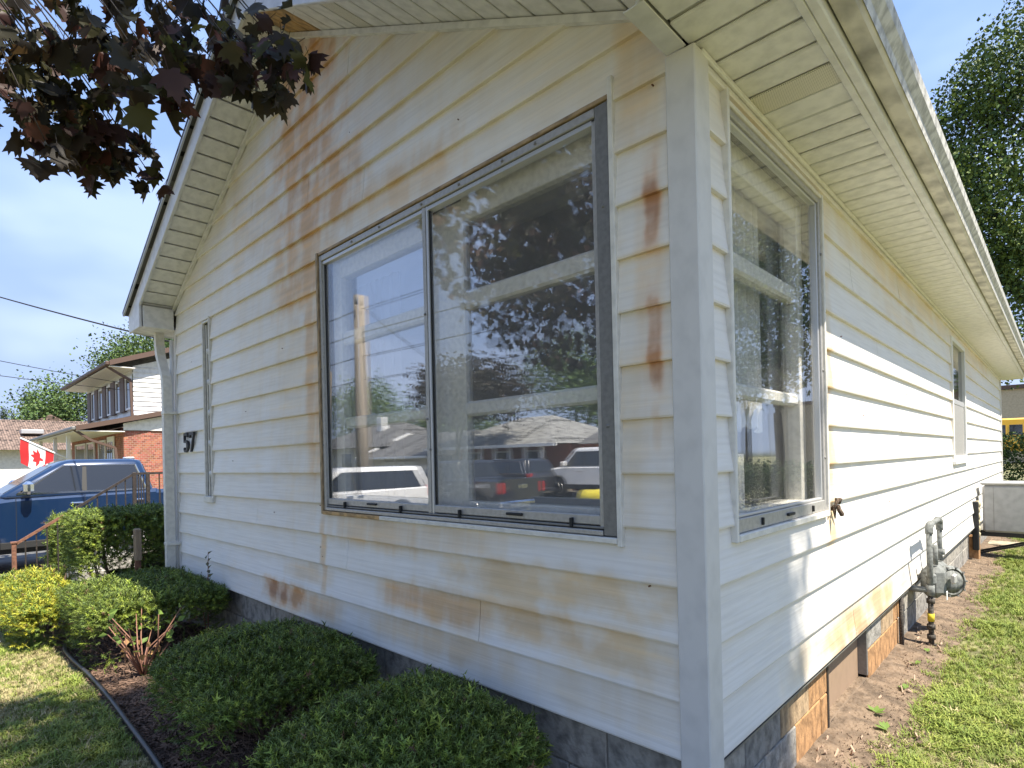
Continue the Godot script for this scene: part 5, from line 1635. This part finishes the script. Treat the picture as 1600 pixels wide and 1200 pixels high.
	# trailer with a yellow roll
	var t := thing("utility_trailer", "low grey utility trailer hitched behind the work pickup", "trailer", Vector3(-8.5, -0.87, 11.2))
	loc("deck", boxm(Vector3(-1.6, 0.45, -0.95), Vector3(2.2, 0.55, 0.95), 0.02), M.alu_dark, t)
	for s in [-1.0, 1.0]:
		loc("side_board", boxm(Vector3(-1.6, 0.40, s * 0.95), Vector3(2.2, 0.86, s * 0.99), 0.01), M.trailer, t)
		var wn := Node3D.new()
		wn.name = "wheel"
		t.add_child(wn, true)
		wn.position = Vector3(0.2, 0.32, s * 1.08)
		var st2 := start(true)
		lathe(st2, Vector3.ZERO, Vector3(0, 0, s), [[-0.09, 0.19], [-0.09, 0.3], [0.0, 0.32], [0.09, 0.3], [0.09, 0.19]], 18)
		loc("tyre", done(st2), M.tyre, wn)
	loc("tongue", boxm(Vector3(-2.2, 0.42, -0.05), Vector3(-1.6, 0.5, 0.05), 0.01), M.tyre, t)
	for e in [[0.35, -0.45, 1.12], [0.5, 0.15, 1.22]]:
		var st3 := start(true)
		lathe(st3, Vector3(-8.5 + e[0] - 0.55, -0.87 + 0.80, 11.2 + e[1]), Vector3.RIGHT, [[0.0, 0.2], [0.04, 0.27], [0.3, 0.26], [0.62, 0.28], [e[2], 0.26], [e[2] + 0.04, 0.18]], 14)
		var o := put("yellow_roll", done(st3), M.tarp)
		o.set_meta("label", "yellow wrapped roll lying on the trailer, %s" % ("nearer the house" if e[1] < 0 else "farther from the house"))
		o.set_meta("category", "roll")
		o.set_meta("group", "rolls on the trailer")
	# school bus far behind
	t = thing("school_bus", "yellow school bus far behind the hedge at the right edge", "bus", Vector3(0.3, 0.2, -52.0), "", 0.25)
	var bp := [Vector2(-4.5, 0.6), Vector2(-4.5, 2.7), Vector2(-4.3, 2.9), Vector2(2.9, 2.9), Vector2(3.1, 2.7), Vector2(3.3, 1.9), Vector2(4.6, 1.7), Vector2(4.7, 0.6)]
	loc("body", slabm(bp, Vector3(0, 0, -1.2), Vector3.RIGHT, Vector3.UP, Vector3(0, 0, 2.4), 0.1), M.car_yellow, t)
	for k in 8:
		loc("window", boxm(Vector3(-4.2 + k * 0.9, 1.75, 1.19), Vector3(-3.5 + k * 0.9, 2.45, 1.22), 0.02), M.dark_glass, t)
	for x in [-2.8, 3.3]:
		var st4 := start(true)
		lathe(st4, Vector3(x, 0.5, 1.05), Vector3(0, 0, 1), [[-0.1, 0.3], [-0.1, 0.5], [0.15, 0.5], [0.15, 0.3]], 16)
		loc("wheel", done(st4), M.tyre, t)

# ------------------------------------------------------------------ small things by the house
func build_props() -> void:
	# gas meter
	var t := thing("gas_meter", "grey gas meter with pipes and regulator on the side wall", "gas meter", Vector3(0.142, G0, -3.9))
	var X := 0.142
	var Z := -3.59
	put("riser", tubem([Vector3(X, G0 - 0.05, Z), Vector3(X, -0.06, Z)], 0.019, 10), M.pipe_rust, t)
	put("tape", tubem([Vector3(X, -0.26, Z), Vector3(X, -0.20, Z)], 0.0235, 10), M.yellow, t)
	for y in [-0.12, -0.32, -0.40]:
		put("coupling", tubem([Vector3(X, y, Z), Vector3(X, y + 0.035, Z)], 0.029, 8), M.pipe_rust, t)
	put("pipe", tubem([Vector3(X, -0.05, Z), Vector3(X, 0.46, Z)], 0.021, 10), M.pipe, t)
	put("elbow", tubem(smooth_path([Vector3(X, 0.42, Z), Vector3(X, 0.475, Z - 0.015), Vector3(X, 0.49, Z - 0.07)], 3), 0.028, 10), M.pipe, t)
	put("pipe", tubem([Vector3(X, 0.49, Z - 0.05), Vector3(X, 0.49, -4.06)], 0.021, 10), M.pipe, t)
	put("elbow", tubem(smooth_path([Vector3(X, 0.49, -4.02), Vector3(X, 0.475, -4.095), Vector3(X, 0.40, -4.11)], 3), 0.028, 10), M.pipe, t)
	put("pipe", tubem([Vector3(X, 0.42, -4.11), Vector3(X, 0.14, -4.11)], 0.019, 10), M.pipe, t)
	put("union", tubem([Vector3(X, 0.19, -4.11), Vector3(X, 0.24, -4.11)], 0.034, 6), M.pipe, t)
	put("pipe", tubem([Vector3(X, 0.30, -3.86), Vector3(X, 0.14, -3.86)], 0.019, 10), M.pipe, t)
	put("meter_body", boxm(Vector3(X - 0.10, -0.13, -4.20), Vector3(X + 0.06, 0.13, -3.80), 0.05), M.pipe, t)
	var st := start(true)
	lathe(st, Vector3(X + 0.05, -0.01, -4.02), Vector3(0.75, 0.05, 0.66).normalized(), [[0.0, 0.125], [0.04, 0.13], [0.06, 0.118], [0.065, 0.105], [0.058, 0.095], [0.075, 0.04], [0.078, 0.005]], 24)
	put("meter_face", done(st), M.pipe, t)
	var ax := Vector3(0.75, 0.05, 0.66).normalized()
	var au := ax.cross(Vector3.UP).normalized()
	for k in 10:
		var a := TAU * k / 10.0
		var c := Vector3(X + 0.05, -0.01, -4.02) + (au * cos(a) + au.cross(ax) * sin(a)) * 0.119
		st = start()
		lathe(st, c + ax * 0.045, ax, [[0.0, 0.008], [0.025, 0.008]], 6)
		put("bolt", done(st), M.alu_dark, t)
	put("name_plate", boxm(Vector3(X + 0.078, -0.12, -3.80), Vector3(X + 0.083, -0.05, -3.755), 0.002), M.white_paint, t)
	put("index_box", boxm(Vector3(X + 0.10, 0.00, -3.95), Vector3(X + 0.13, 0.07, -3.85), 0.008), M.alu_light, t)
	put("valve", boxm(Vector3(X - 0.04, 0.02, Z - 0.10), Vector3(X + 0.03, 0.10, Z - 0.02), 0.012), M.pipe, t)
	put("pipe", tubem([Vector3(X, -0.02, Z), Vector3(-0.02, -0.02, Z)], 0.024, 10), M.pipe, t)
	put("elbow", tubem([Vector3(X, -0.06, Z), Vector3(X, 0.02, Z)], 0.030, 10), M.pipe, t)
	put("bracket", boxm(Vector3(-0.03, -0.455, Z - 0.02), Vector3(X + 0.03, -0.435, Z + 0.01), 0.003), M.pipe_rust, t)
	# conduit along the foundation
	var cp := tubem([Vector3(-0.02, G0 - 0.05, -3.40), Vector3(-0.02, -0.03, -3.40)], 0.016, 8)
	var cb := put("wall_conduit", cp, M.pipe_rust)
	cb.set_meta("label", "thin dark conduit running down the block foundation near the gas meter")
	cb.set_meta("category", "conduit")
	# heat pump on a bracket
	t = thing("heat_pump", "grey heat pump unit on a black wall bracket above the side lawn", "air conditioner", Vector3(0.5, -0.2, -8.6))
	put("cabinet", boxm(Vector3(0.075, -0.10, -8.86), Vector3(0.99, 0.56, -8.5), 0.03), M.ac, t)
	put("lid", boxm(Vector3(0.055, 0.562, -8.88), Vector3(1.01, 0.61, -8.48), 0.02), M.ac, t)
	put("panel_seam", boxm(Vector3(0.195, -0.07, -8.5015), Vector3(0.199, 0.54, -8.4985)), M.alu_dark, t)
	for z in [-8.80, -8.54]:
		st = start()
		bar(st, Vector3(-0.05, -0.13, z), Vector3(1.0, -0.13, z), 0.05, 0.05)
		bar(st, Vector3(-0.03, -0.42, z), Vector3(0.8, -0.15, z), 0.025, 0.025)
		put("bracket", done(st), M.black, t)
	put("bracket", boxm(Vector3(-0.05, -0.5, -8.9), Vector3(-0.02, -0.05, -8.45), 0.004), M.black, t)
	st = start(true)
	for k in 6:
		var y := 0.36 - k * 0.085
		lathe(st, Vector3(0.045, y, -8.2 + rng.randf_range(-0.02, 0.02)), Vector3(rng.randfn() * 0.1, -1, 0).normalized(), [[0, 0.02], [0.02, 0.035], [0.06, 0.037], [0.085, 0.025]], 8)
	put("line_set", done(st), M.foam, t)
	put("line_cover", boxm(Vector3(0.0, -0.3, -8.10), Vector3(0.07, 0.36, -8.03), 0.01), M.black, t)
	var bp := put("brick_pier", boxm(Vector3(-0.05, G0 - 0.05, -8.30), Vector3(0.06, -0.12, -8.12), 0.006), M.block_rust)
	bp.set_meta("label", "short orange masonry pier against the foundation under the heat pump")
	bp.set_meta("category", "pier")
	for k in 6:
		var pv := put("paving_slab", boxm(Vector3(0.02 + k * 0.42, G0 - 0.04, -10.15), Vector3(0.42 + k * 0.42, G0 + 0.045, -9.75), 0.01), M.paver)
		pv.set_meta("label", "tan paving slab, number %d out from the wall, on the ground behind the heat pump" % (k + 1))
		pv.set_meta("category", "paving slab")
		pv.set_meta("group", "paving slabs by the side wall")
	# iron railing
	t = thing("iron_railing", "rusty black iron stair railing in front of the blue pickup", "railing", Vector3(-8.2, -0.55, 0.4))
	var A := Vector3(-8.2, 1.0, -0.15)
	var B := Vector3(-8.2, 0.185, 1.10)
	st = start()
	bar(st, A, B.lerp(A, 0.42), 0.035, 0.03)
	bar(st, A, A + Vector3(0, 0, -1.3), 0.035, 0.03)
	put("handrail", done(st), M.iron, t)
	st = start()
	bar(st, B.lerp(A, 0.42), B, 0.036, 0.031)
	put("handrail", done(st), M.iron_rust, t)
	put("post", boxm(Vector3(-8.225, -0.6, 1.08), Vector3(-8.175, 0.20, 1.125), 0.004), M.iron_rust, t)
	put("post_cap", boxm(Vector3(-8.235, 0.20, 1.07), Vector3(-8.165, 0.225, 1.135), 0.006), M.iron_rust, t)
	for z in [-0.15, -0.31]:
		put("post", boxm(Vector3(-8.222, -0.5, z - 0.022), Vector3(-8.178, 1.02, z + 0.022), 0.004), M.iron, t)
	for k in 11:
		var f := (k + 1) / 12.0
		var a := A.lerp(B, f)
		put("baluster", boxm(Vector3(-8.207, -0.58, a.z - 0.007), Vector3(-8.193, a.y, a.z + 0.007)), M.iron, t)
	for k in 9:
		put("baluster", boxm(Vector3(-8.207, 0.1, -0.45 - k * 0.11 - 0.007), Vector3(-8.193, 0.99, -0.45 - k * 0.11 + 0.007)), M.iron, t)
	for z in [-0.20, -0.23, -0.26]:
		put("baluster", boxm(Vector3(-8.207, -0.3, z - 0.006), Vector3(-8.193, 1.0, z + 0.006)), M.iron, t)
	t = thing("porch_steps", "concrete side steps behind the clipped shrubs and railing", "steps", Vector3(-8.7, -0.6, 0.0))
	for k in 4:
		put("step", boxm(Vector3(-9.3, -0.8, -1.6), Vector3(-8.1, 0.10 - k * 0.17, -0.1 + k * 0.3), 0.01), M.concrete, t)
	# stake beside the downspout
	t = thing("rusty_stake", "rusty iron stake with weathered wood on top beside the downspout", "stake", Vector3(-6.12, G0 - 0.1, 0.30))
	put("stake", boxm(Vector3(-6.15, -0.65, 0.27), Vector3(-6.10, 0.12, 0.32), 0.004), M.iron_rust, t)
	put("wood", boxm(Vector3(-6.165, 0.10, 0.262), Vector3(-6.09, 0.44, 0.325), 0.012), M.wood, t)
	# garden spotlight
	st = start(true)
	lathe(st, Vector3(-2.62, 0.035, 0.22), Vector3(0.2, 0.9, 0.3).normalized(), [[-0.02, 0.012], [0.0, 0.03], [0.02, 0.04], [0.025, 0.035], [0.022, 0.01]], 12)
	var sp := put("garden_spotlight", done(st), M.black)
	sp.set_meta("label", "small black garden light resting on the second yew")
	sp.set_meta("category", "garden light")

# ------------------------------------------------------------------ neighbours
func lapwall(st: SurfaceTool, a: Vector3, b: Vector3, y0: float, y1: float, stepy: float, n: Vector3) -> void:
	var y := y0
	while y < y1 - 0.01:
		var t := minf(y + stepy, y1)
		var p := Vector3(a.x, y, a.z) + n * 0.03
		var q := Vector3(b.x, y, b.z) + n * 0.03
		var u := Vector3(a.x, t, a.z)
		var v := Vector3(b.x, t, b.z)
		quad(st, p, q, v, u, n)
		quad(st, Vector3(a.x, y, a.z), Vector3(b.x, y, b.z), q, p, Vector3.DOWN)
		y = t

func roof_slab(called: String, x0: float, x1: float, za: float, ya: float, zb: float, yb: float, thick: float, m: Material, parent: Node) -> MeshInstance3D:
	return put(called, slabm([Vector2(za, ya), Vector2(zb, yb), Vector2(zb, yb + thick), Vector2(za, ya + thick)], Vector3(x0, 0, 0), Vector3(0, 0, 1), Vector3.UP, Vector3(x1 - x0, 0, 0)), m, parent)

func window_on(parent: Node, x0: float, x1: float, y0: float, y1: float, z: float, s: float, n := 1) -> void:
	var w := Node3D.new()
	w.name = "window"
	parent.add_child(w, true)
	w.position = Vector3.ZERO
	var st := start()
	box(st, Vector3(x0, y0, z), Vector3(x0 + 0.08, y1, z + s * 0.06))
	box(st, Vector3(x1 - 0.08, y0, z), Vector3(x1, y1, z + s * 0.06))
	box(st, Vector3(x0 + 0.08, y1 - 0.08, z), Vector3(x1 - 0.08, y1, z + s * 0.06))
	box(st, Vector3(x0 + 0.08, y0, z), Vector3(x1 - 0.08, y0 + 0.08, z + s * 0.06))
	put("frame", done(st), M.white_paint, w)
	for k in n:
		var a := lerpf(x0 + 0.08, x1 - 0.08, float(k) / n)
		var b := lerpf(x0 + 0.08, x1 - 0.08, float(k + 1) / n)
		put("pane", boxm(Vector3(a + 0.02, y0 + 0.08, z), Vector3(b - 0.02, y1 - 0.08, z + s * 0.03)), M.dark_glass, w)

func build_neighbours() -> void:
	# two-storey neighbour
	var t := thing("two_storey_house", "two-storey neighbour with white siding above orange brick and brown trim", "house", Vector3(-31, -0.95, -8))
	put("brick_wall", boxm(Vector3(-38, -1.1, -14), Vector3(-27.0, 2.75, -3.9)), M.brick, t)
	put("brick_wall", boxm(Vector3(-29.4, -1.1, -4.9), Vector3(-26.6, 2.6, -3.9), 0.02), M.brick, t)
	var st := start()
	lapwall(st, Vector3(-27.15, 0, -14), Vector3(-27.15, 0, -4.4), 2.9, 5.35, 0.20, Vector3(1, 0, 0))
	lapwall(st, Vector3(-36.5, 0, -4.4), Vector3(-27.15, 0, -4.4), 2.9, 5.35, 0.20, Vector3(0, 0, 1))
	slab(st, [Vector2(-14, 5.35), Vector2(-4.4, 5.35), Vector2(-9.2, 7.0)], Vector3(-27.2, 0, 0), Vector3(0, 0, 1), Vector3.UP, Vector3(0.06, 0, 0))
	put("upper_wall", done(st), M.white_wall, t)
	var rf := roof_slab("roof", -37.2, -26.7, -3.5, 5.30, -9.2, 7.35, 0.12, M.grey_roof, t)
	roof_slab("roof_slope", -37.2, -26.7, -14.9, 5.30, -9.2, 7.35, 0.12, M.grey_roof, rf)
	put("fascia", slabm([Vector2(-3.5, 5.24), Vector2(-9.2, 7.29), Vector2(-9.2, 7.5), Vector2(-3.5, 5.45)], Vector3(-26.7, 0, 0), Vector3(0, 0, 1), Vector3.UP, Vector3(0.05, 0, 0)), M.brown_trim, rf)
	put("gutter", boxm(Vector3(-37.2, 5.24, -3.5), Vector3(-26.65, 5.40, -3.36), 0.03), M.brown_trim, rf)
	put("soffit", boxm(Vector3(-37.1, 5.20, -4.4), Vector3(-26.75, 5.235, -3.5)), M.soffit, rf)
	var lr := roof_slab("porch_roof", -38.6, -26.3, -2.3, 2.62, -4.4, 3.12, 0.12, M.brown_roof, t)
	roof_slab("roof_slope", -27.1, -26.3, -4.4, 3.12, -9.0, 4.2, 0.12, M.brown_roof, lr)
	put("fascia", slabm([Vector2(-2.3, 2.56), Vector2(-9.0, 4.14), Vector2(-9.0, 4.33), Vector2(-2.3, 2.75)], Vector3(-26.3, 0, 0), Vector3(0, 0, 1), Vector3.UP, Vector3(0.05, 0, 0)), M.brown_trim, lr)
	put("gutter", boxm(Vector3(-38.6, 2.58, -2.3), Vector3(-26.25, 2.72, -2.16), 0.03), M.alu_dark, lr)
	put("soffit", boxm(Vector3(-38.5, 2.54, -3.9), Vector3(-26.35, 2.575, -2.3)), M.soffit, lr)
	put("gable_panel", slabm([Vector2(-3.9, 2.62), Vector2(-9.0, 2.62), Vector2(-9.0, 4.1), Vector2(-3.9, 2.9)], Vector3(-26.62, 0, 0), Vector3(0, 0, 1), Vector3.UP, Vector3(0.06, 0, 0)), M.white_wall, t)
	put("brick_wall", boxm(Vector3(-27.0, -1.1, -14), Vector3(-26.62, 2.6, -4.9)), M.brick, t)
	for d in [[Vector3(-27.0, 5.25, -3.43), Vector3(-27.0, 4.95, -3.9), Vector3(-27.10, 4.75, -4.3), Vector3(-27.10, 3.1, -4.33)], [Vector3(-26.4, 2.6, -2.25), Vector3(-26.45, 2.2, -2.8), Vector3(-26.55, 1.9, -3.6), Vector3(-26.55, -0.8, -3.85)]]:
		st = start()
		for k in 3:
			bar(st, d[k], d[k + 1], 0.09, 0.09)
		put("downspout", done(st), M.brown_trim, t)
	# ribbon of windows with brown shutters
	for k in 5:
		var x := -35.9 + k * 1.75
		put("shutter", boxm(Vector3(x, 3.5, -4.37), Vector3(x + 0.75, 5.0, -4.27), 0.01), M.brown_trim, t)
		window_on(t, x + 0.77, x + 1.72, 3.55, 4.95, -4.37, 1.0)
	for q in [[-36.6, -34.0, 3], [-33.6, -31.9, 2], [-31.0, -29.6, 1]]:
		window_on(t, q[0], q[1], 0.7, 2.35, -3.88, 1.0, q[2])
	put("door", boxm(Vector3(-29.2, -0.6, -3.89), Vector3(-28.0, 2.45, -3.82), 0.02), M.white_paint, t)
	for k in 3:
		put("door_pane", boxm(Vector3(-29.05 + k * 0.34, 0.4, -3.815), Vector3(-28.82 + k * 0.34, 2.2, -3.80)), M.dark_glass, t)
	for x in [-37.5, -33.0, -29.6]:
		put("porch_column", boxm(Vector3(x, -1.0, -2.6), Vector3(x + 0.14, 2.54, -2.46), 0.01), M.white_paint, t)
	# flag
	var fl := thing("flag", "red and white maple leaf flag on a slanted pole above the blue pickup", "flag", Vector3(-29.2, 1.5, -2.45))
	var P0 := Vector3(-29.53, 1.55, -2.46)
	var P1 := Vector3(-30.55, 2.44, -1.08)
	put("pole", tubem([P0, P1], 0.035, 8), M.white_paint, fl)
	var cols := [["red_band", M.red_cloth, 0.0, 0.25], ["white_field", M.white_cloth, 0.25, 0.75], ["red_band", M.red_cloth, 0.75, 1.0]]
	for c in cols:
		st = start(true)
		for i in 8:
			for j in 6:
				var Q := []
				for e in [[i, j], [i + 1, j], [i + 1, j + 1], [i, j + 1]]:
					Q.append(flag_point(P0, P1, lerpf(c[2], c[3], e[1] / 6.0), e[0] / 8.0, 0.0))
				quad(st, Q[0], Q[1], Q[2], Q[3], Vector3(1, 0, 0.3))
		put(c[0], done(st), c[1], fl)
	st = start()
	var lp := [[0.0, 0.5], [0.1, 0.25], [0.3, 0.32], [0.25, 0.05], [0.48, 0.0], [0.25, -0.2], [0.08, -0.22], [0.05, -0.45]]
	var full := []
	for p in lp:
		full.append(Vector2(p[0], p[1]))
	for k in range(lp.size() - 1, 0, -1):
		full.append(Vector2(-lp[k][0], lp[k][1]))
	var tr := Geometry2D.triangulate_polygon(PackedVector2Array(full))
	for s in [0.006, -0.006]:
		for i in range(0, tr.size(), 3):
			var a := []
			for e in 3:
				var p: Vector2 = full[tr[i + e]]
				a.append(flag_point(P0, P1, 0.5 - p.y * 0.42, 0.5 + p.x * 0.75, s))
			tri(st, a[0], a[1], a[2], Vector3(1, 0, 0.3))
	put("leaf_emblem", done(st), M.red_cloth, fl)
	# brown-roofed neighbour
	t = thing("brown_roofed_house", "low house with a broad brown shingle roof and one skylight", "house", Vector3(-52, -1.0, -4))
	put("wall", boxm(Vector3(-62, -1.2, -9.5), Vector3(-47.5, 2.5, -0.6)), M.white_wall, t)
	var br := put("roof", slabm([Vector2(0.1, 2.35), Vector2(-5.1, 5.3), Vector2(-10.2, 2.35)], Vector3(-62.5, 0, 0), Vector3(0, 0, 1), Vector3.UP, Vector3(8, 0, 0)), M.brown_roof, t)
	put("hip_roof", slabm([Vector2(-62, 2.4), Vector2(-46.8, 2.4), Vector2(-53.6, 4.75)], Vector3(0, 0, -10.2), Vector3.RIGHT, Vector3.UP, Vector3(0, 0, 10.3)), M.brown_roof, br)
	put("skylight", boxm(Vector3(-50.6, 3.55, -4.1), Vector3(-49.5, 3.85, -2.9), 0.04), M.alu_light, br)
	put("fascia", boxm(Vector3(-62.5, 2.2, 0.1), Vector3(-46.7, 2.38, 0.2)), M.white_paint, br)
	window_on(t, -58, -56.4, 0.3, 1.9, -0.6, 1.0, 2)
	window_on(t, -54, -52.0, 0.3, 1.9, -0.6, 1.0, 2)
	# tan building beyond the hedge on the right
	t = thing("tan_building", "tan flat-fronted building beyond the school bus", "building", Vector3(4, 0, -74))
	put("wall", boxm(Vector3(-8, -0.5, -80), Vector3(24, 6.6, -70)), M.tan_wall, t)
	put("roof_edge", boxm(Vector3(-8.2, 6.6, -80.2), Vector3(24.2, 7.0, -69.8)), M.brown_trim, t)
	# houses across the street
	t = thing("grey_roofed_house", "white house with a grey hip roof and side garage across the street", "house", Vector3(-33, -0.4, 22))
	put("wall", boxm(Vector3(-42, -0.6, 19.6), Vector3(-31, 2.15, 27)), M.white_wall, t)
	st = start()
	loft(st, [[Vector3(-42.6, 2.1, 18.9), Vector3(-30.6, 2.1, 18.9), Vector3(-30.6, 2.1, 27.6), Vector3(-42.6, 2.1, 27.6)], [Vector3(-38.4, 4.0, 23), Vector3(-34.6, 4.0, 23), Vector3(-34.6, 4.05, 23.4), Vector3(-38.4, 4.05, 23.4)]], true)
	rf = put("roof", done(st), M.grey_roof, t)
	put("chimney", boxm(Vector3(-35.6, 3.2, 21.6), Vector3(-35.0, 4.4, 22.2), 0.03), M.white_paint, rf)
	put("garage_wall", boxm(Vector3(-31, -0.6, 18.0), Vector3(-24.8, 1.5, 25)), M.white_wall, t)
	put("garage_roof", slabm([Vector2(17.4, 1.35), Vector2(21.4, 2.9), Vector2(25.6, 1.35)], Vector3(-31.4, 0, 0), Vector3(0, 0, 1), Vector3.UP, Vector3(7.0, 0, 0)), M.grey_roof, t)
	st = start()
	bar(st, Vector3(-31.5, 1.3, 17.35), Vector3(-31.5, 2.95, 21.4), 0.2, 0.16)
	bar(st, Vector3(-31.5, 2.95, 21.4), Vector3(-31.5, 1.3, 25.6), 0.2, 0.16)
	bar(st, Vector3(-31.5, 1.32, 17.35), Vector3(-24.3, 1.32, 17.35), 0.08, 0.14)
	put("verge_board", done(st), M.white_paint, t)
	put("garage_door", boxm(Vector3(-29.5, -0.5, 17.93), Vector3(-26, 1.1, 18.0), 0.02), M.white_paint, t)
	for x in [-40.6, -37.2, -33.6]:
		window_on(t, x, x + 1.6, 0.5, 1.8, 19.59, -1.0, 2)
	t = thing("brick_porch_house", "brick bungalow with a white-posted porch and pale roof across the street", "house", Vector3(-20, -0.4, 20))
	put("brick_wall", boxm(Vector3(-23.4, -0.6, 19.0), Vector3(-15.6, 1.8, 25)), M.brick, t)
	st = start()
	loft(st, [[Vector3(-24.2, 1.75, 17.2), Vector3(-15.0, 1.75, 17.2), Vector3(-15.0, 1.75, 25.6), Vector3(-24.2, 1.75, 25.6)], [Vector3(-20.4, 3.3, 20.8), Vector3(-18.4, 3.3, 20.8), Vector3(-18.4, 3.35, 21.2), Vector3(-20.4, 3.35, 21.2)]], true)
	rf = put("roof", done(st), M.pale_roof, t)
	put("fascia", boxm(Vector3(-24.25, 1.62, 17.1), Vector3(-14.95, 1.76, 17.2)), M.white_paint, rf)
	put("brick_wing", boxm(Vector3(-15.6, -0.6, 19.6), Vector3(-12.0, 1.75, 25)), M.orange_brick, t)
	put("wing_roof", slabm([Vector2(18.9, 1.7), Vector2(22.3, 2.9), Vector2(25.6, 1.7)], Vector3(-15.2, 0, 0), Vector3(0, 0, 1), Vector3.UP, Vector3(9.0, 0, 0)), M.grey_roof, t)
	for k in 6:
		put("porch_post", boxm(Vector3(-21.2 + k * 1.0, -0.4, 17.5), Vector3(-21.06 + k * 1.0, 1.64, 17.64), 0.01), M.white_paint, t)
	put("porch_floor", boxm(Vector3(-21.5, -0.7, 17.3), Vector3(-15.6, 0.12, 19.0), 0.02), M.concrete, t)
	st = start()
	for y in [0.35, 0.95]:
		bar(st, Vector3(-21.3, y, 17.45), Vector3(-16.1, y, 17.45), 0.05, 0.06)
	for k in 26:
		bar(st, Vector3(-21.2 + k * 0.2, 0.35, 17.45), Vector3(-21.2 + k * 0.2, 0.95, 17.45), 0.03, 0.03)
	bar(st, Vector3(-21.3, 0.95, 17.45), Vector3(-22.9, 0.2, 16.6), 0.05, 0.06)
	bar(st, Vector3(-21.3, 0.55, 17.45), Vector3(-22.9, -0.2, 16.6), 0.05, 0.06)
	put("porch_railing", done(st), M.white_paint, t)
	for x in [-23.0, -20.6, -18.4]:
		window_on(t, x, x + 1.3, 0.4, 1.5, 18.99, -1.0, 2)
	# utility poles and wires
	var poles := [[Vector3(-17.3, -0.9, 9.2), 8.0, "weathered wooden utility pole across the street, mirrored in the front window", 0.21], [Vector3(-20.4, -0.9, 9.4), 5.6, "leaning grey utility pole at the left edge of the mirrored street", 0.13]]
	for q in poles:
		t = thing("utility_pole", q[2], "utility pole", q[0], "utility poles")
		var lean := 0.5 if q[1] < 7 else 0.0
		put("pole", tubem([q[0] - Vector3(0, 0.2, 0), q[0] + Vector3(lean * 0.5, q[1] * 0.5, 0), q[0] + Vector3(lean, q[1], 0)], [q[3] * 1.1, q[3], q[3] * 0.85], 12), M.pole_wood, t)
		put("insulator", tubem([q[0] + Vector3(lean + 0.25, q[1] - 0.4, -0.25), q[0] + Vector3(lean + 0.25, q[1] - 0.15, -0.25)], 0.06, 8), M.alu_dark, t)
	var top := Vector3(-17.3, 6.8, 9.2)
	wire("service wire sloping to the house's left eave", [Vector3(-15.11, 4.83, 0.64) * 2.2 - Vector3(-7.3, 2.6, -1.0) * 1.2, Vector3(-7.3, 2.6, -1.0)], 0.10, 0.014)
	wire("upper of the two thin wires crossing in front of the two-storey neighbour", [Vector3(-22.5, 5.35, 5.0), Vector3(-29.46, 4.85, -4.97)], 0.12, 0.013)
	wire("lower of the two thin wires crossing in front of the two-storey neighbour", [Vector3(-22.5, 4.55, 5.0), Vector3(-29.47, 4.58, -4.96)], 0.12, 0.013)
	wire("overhead wire from the wooden pole to the brick house", [top, Vector3(-18.0, 3.2, 18.0)], 0.3, 0.015)
	for k in 4:
		wire("overhead street wire on the wooden pole, %s" % ["topmost", "second from the top", "third from the top", "lowest"][k], [Vector3(-60, 6.9 - k * 0.85, 9.2), Vector3(-17.3, 6.6 - k * 0.85, 9.2), Vector3(16, 6.9 - k * 0.85, 9.2)], 0.35, 0.016)

func wire(label: String, ends: Array, sag: float, r: float) -> void:
	var st := start(true)
	for k in ends.size() - 1:
		var pts := []
		for i in 13:
			var f := i / 12.0
			pts.append(ends[k].lerp(ends[k + 1], f) - Vector3(0, sag * 4.0 * f * (1.0 - f), 0))
		tube(st, pts, r, 5)
	var o := put("overhead_wire", done(st), M.tyre)
	o.set_meta("label", label)
	o.set_meta("category", "wire")
	o.set_meta("group", "overhead wires")

func flag_point(P0: Vector3, P1: Vector3, u: float, v: float, off: float) -> Vector3:
	var along := P1.lerp(P1.lerp(P0, 0.72), u)
	var drop := Vector3(0.10, -1.0, 0.05) * (1.05 * v)
	return along + drop + Vector3(0.6, 0, 0.6) * 0.06 * sin(v * 5.0 + u * 6.0) * v + Vector3(0.7, 0, 0.3) * off
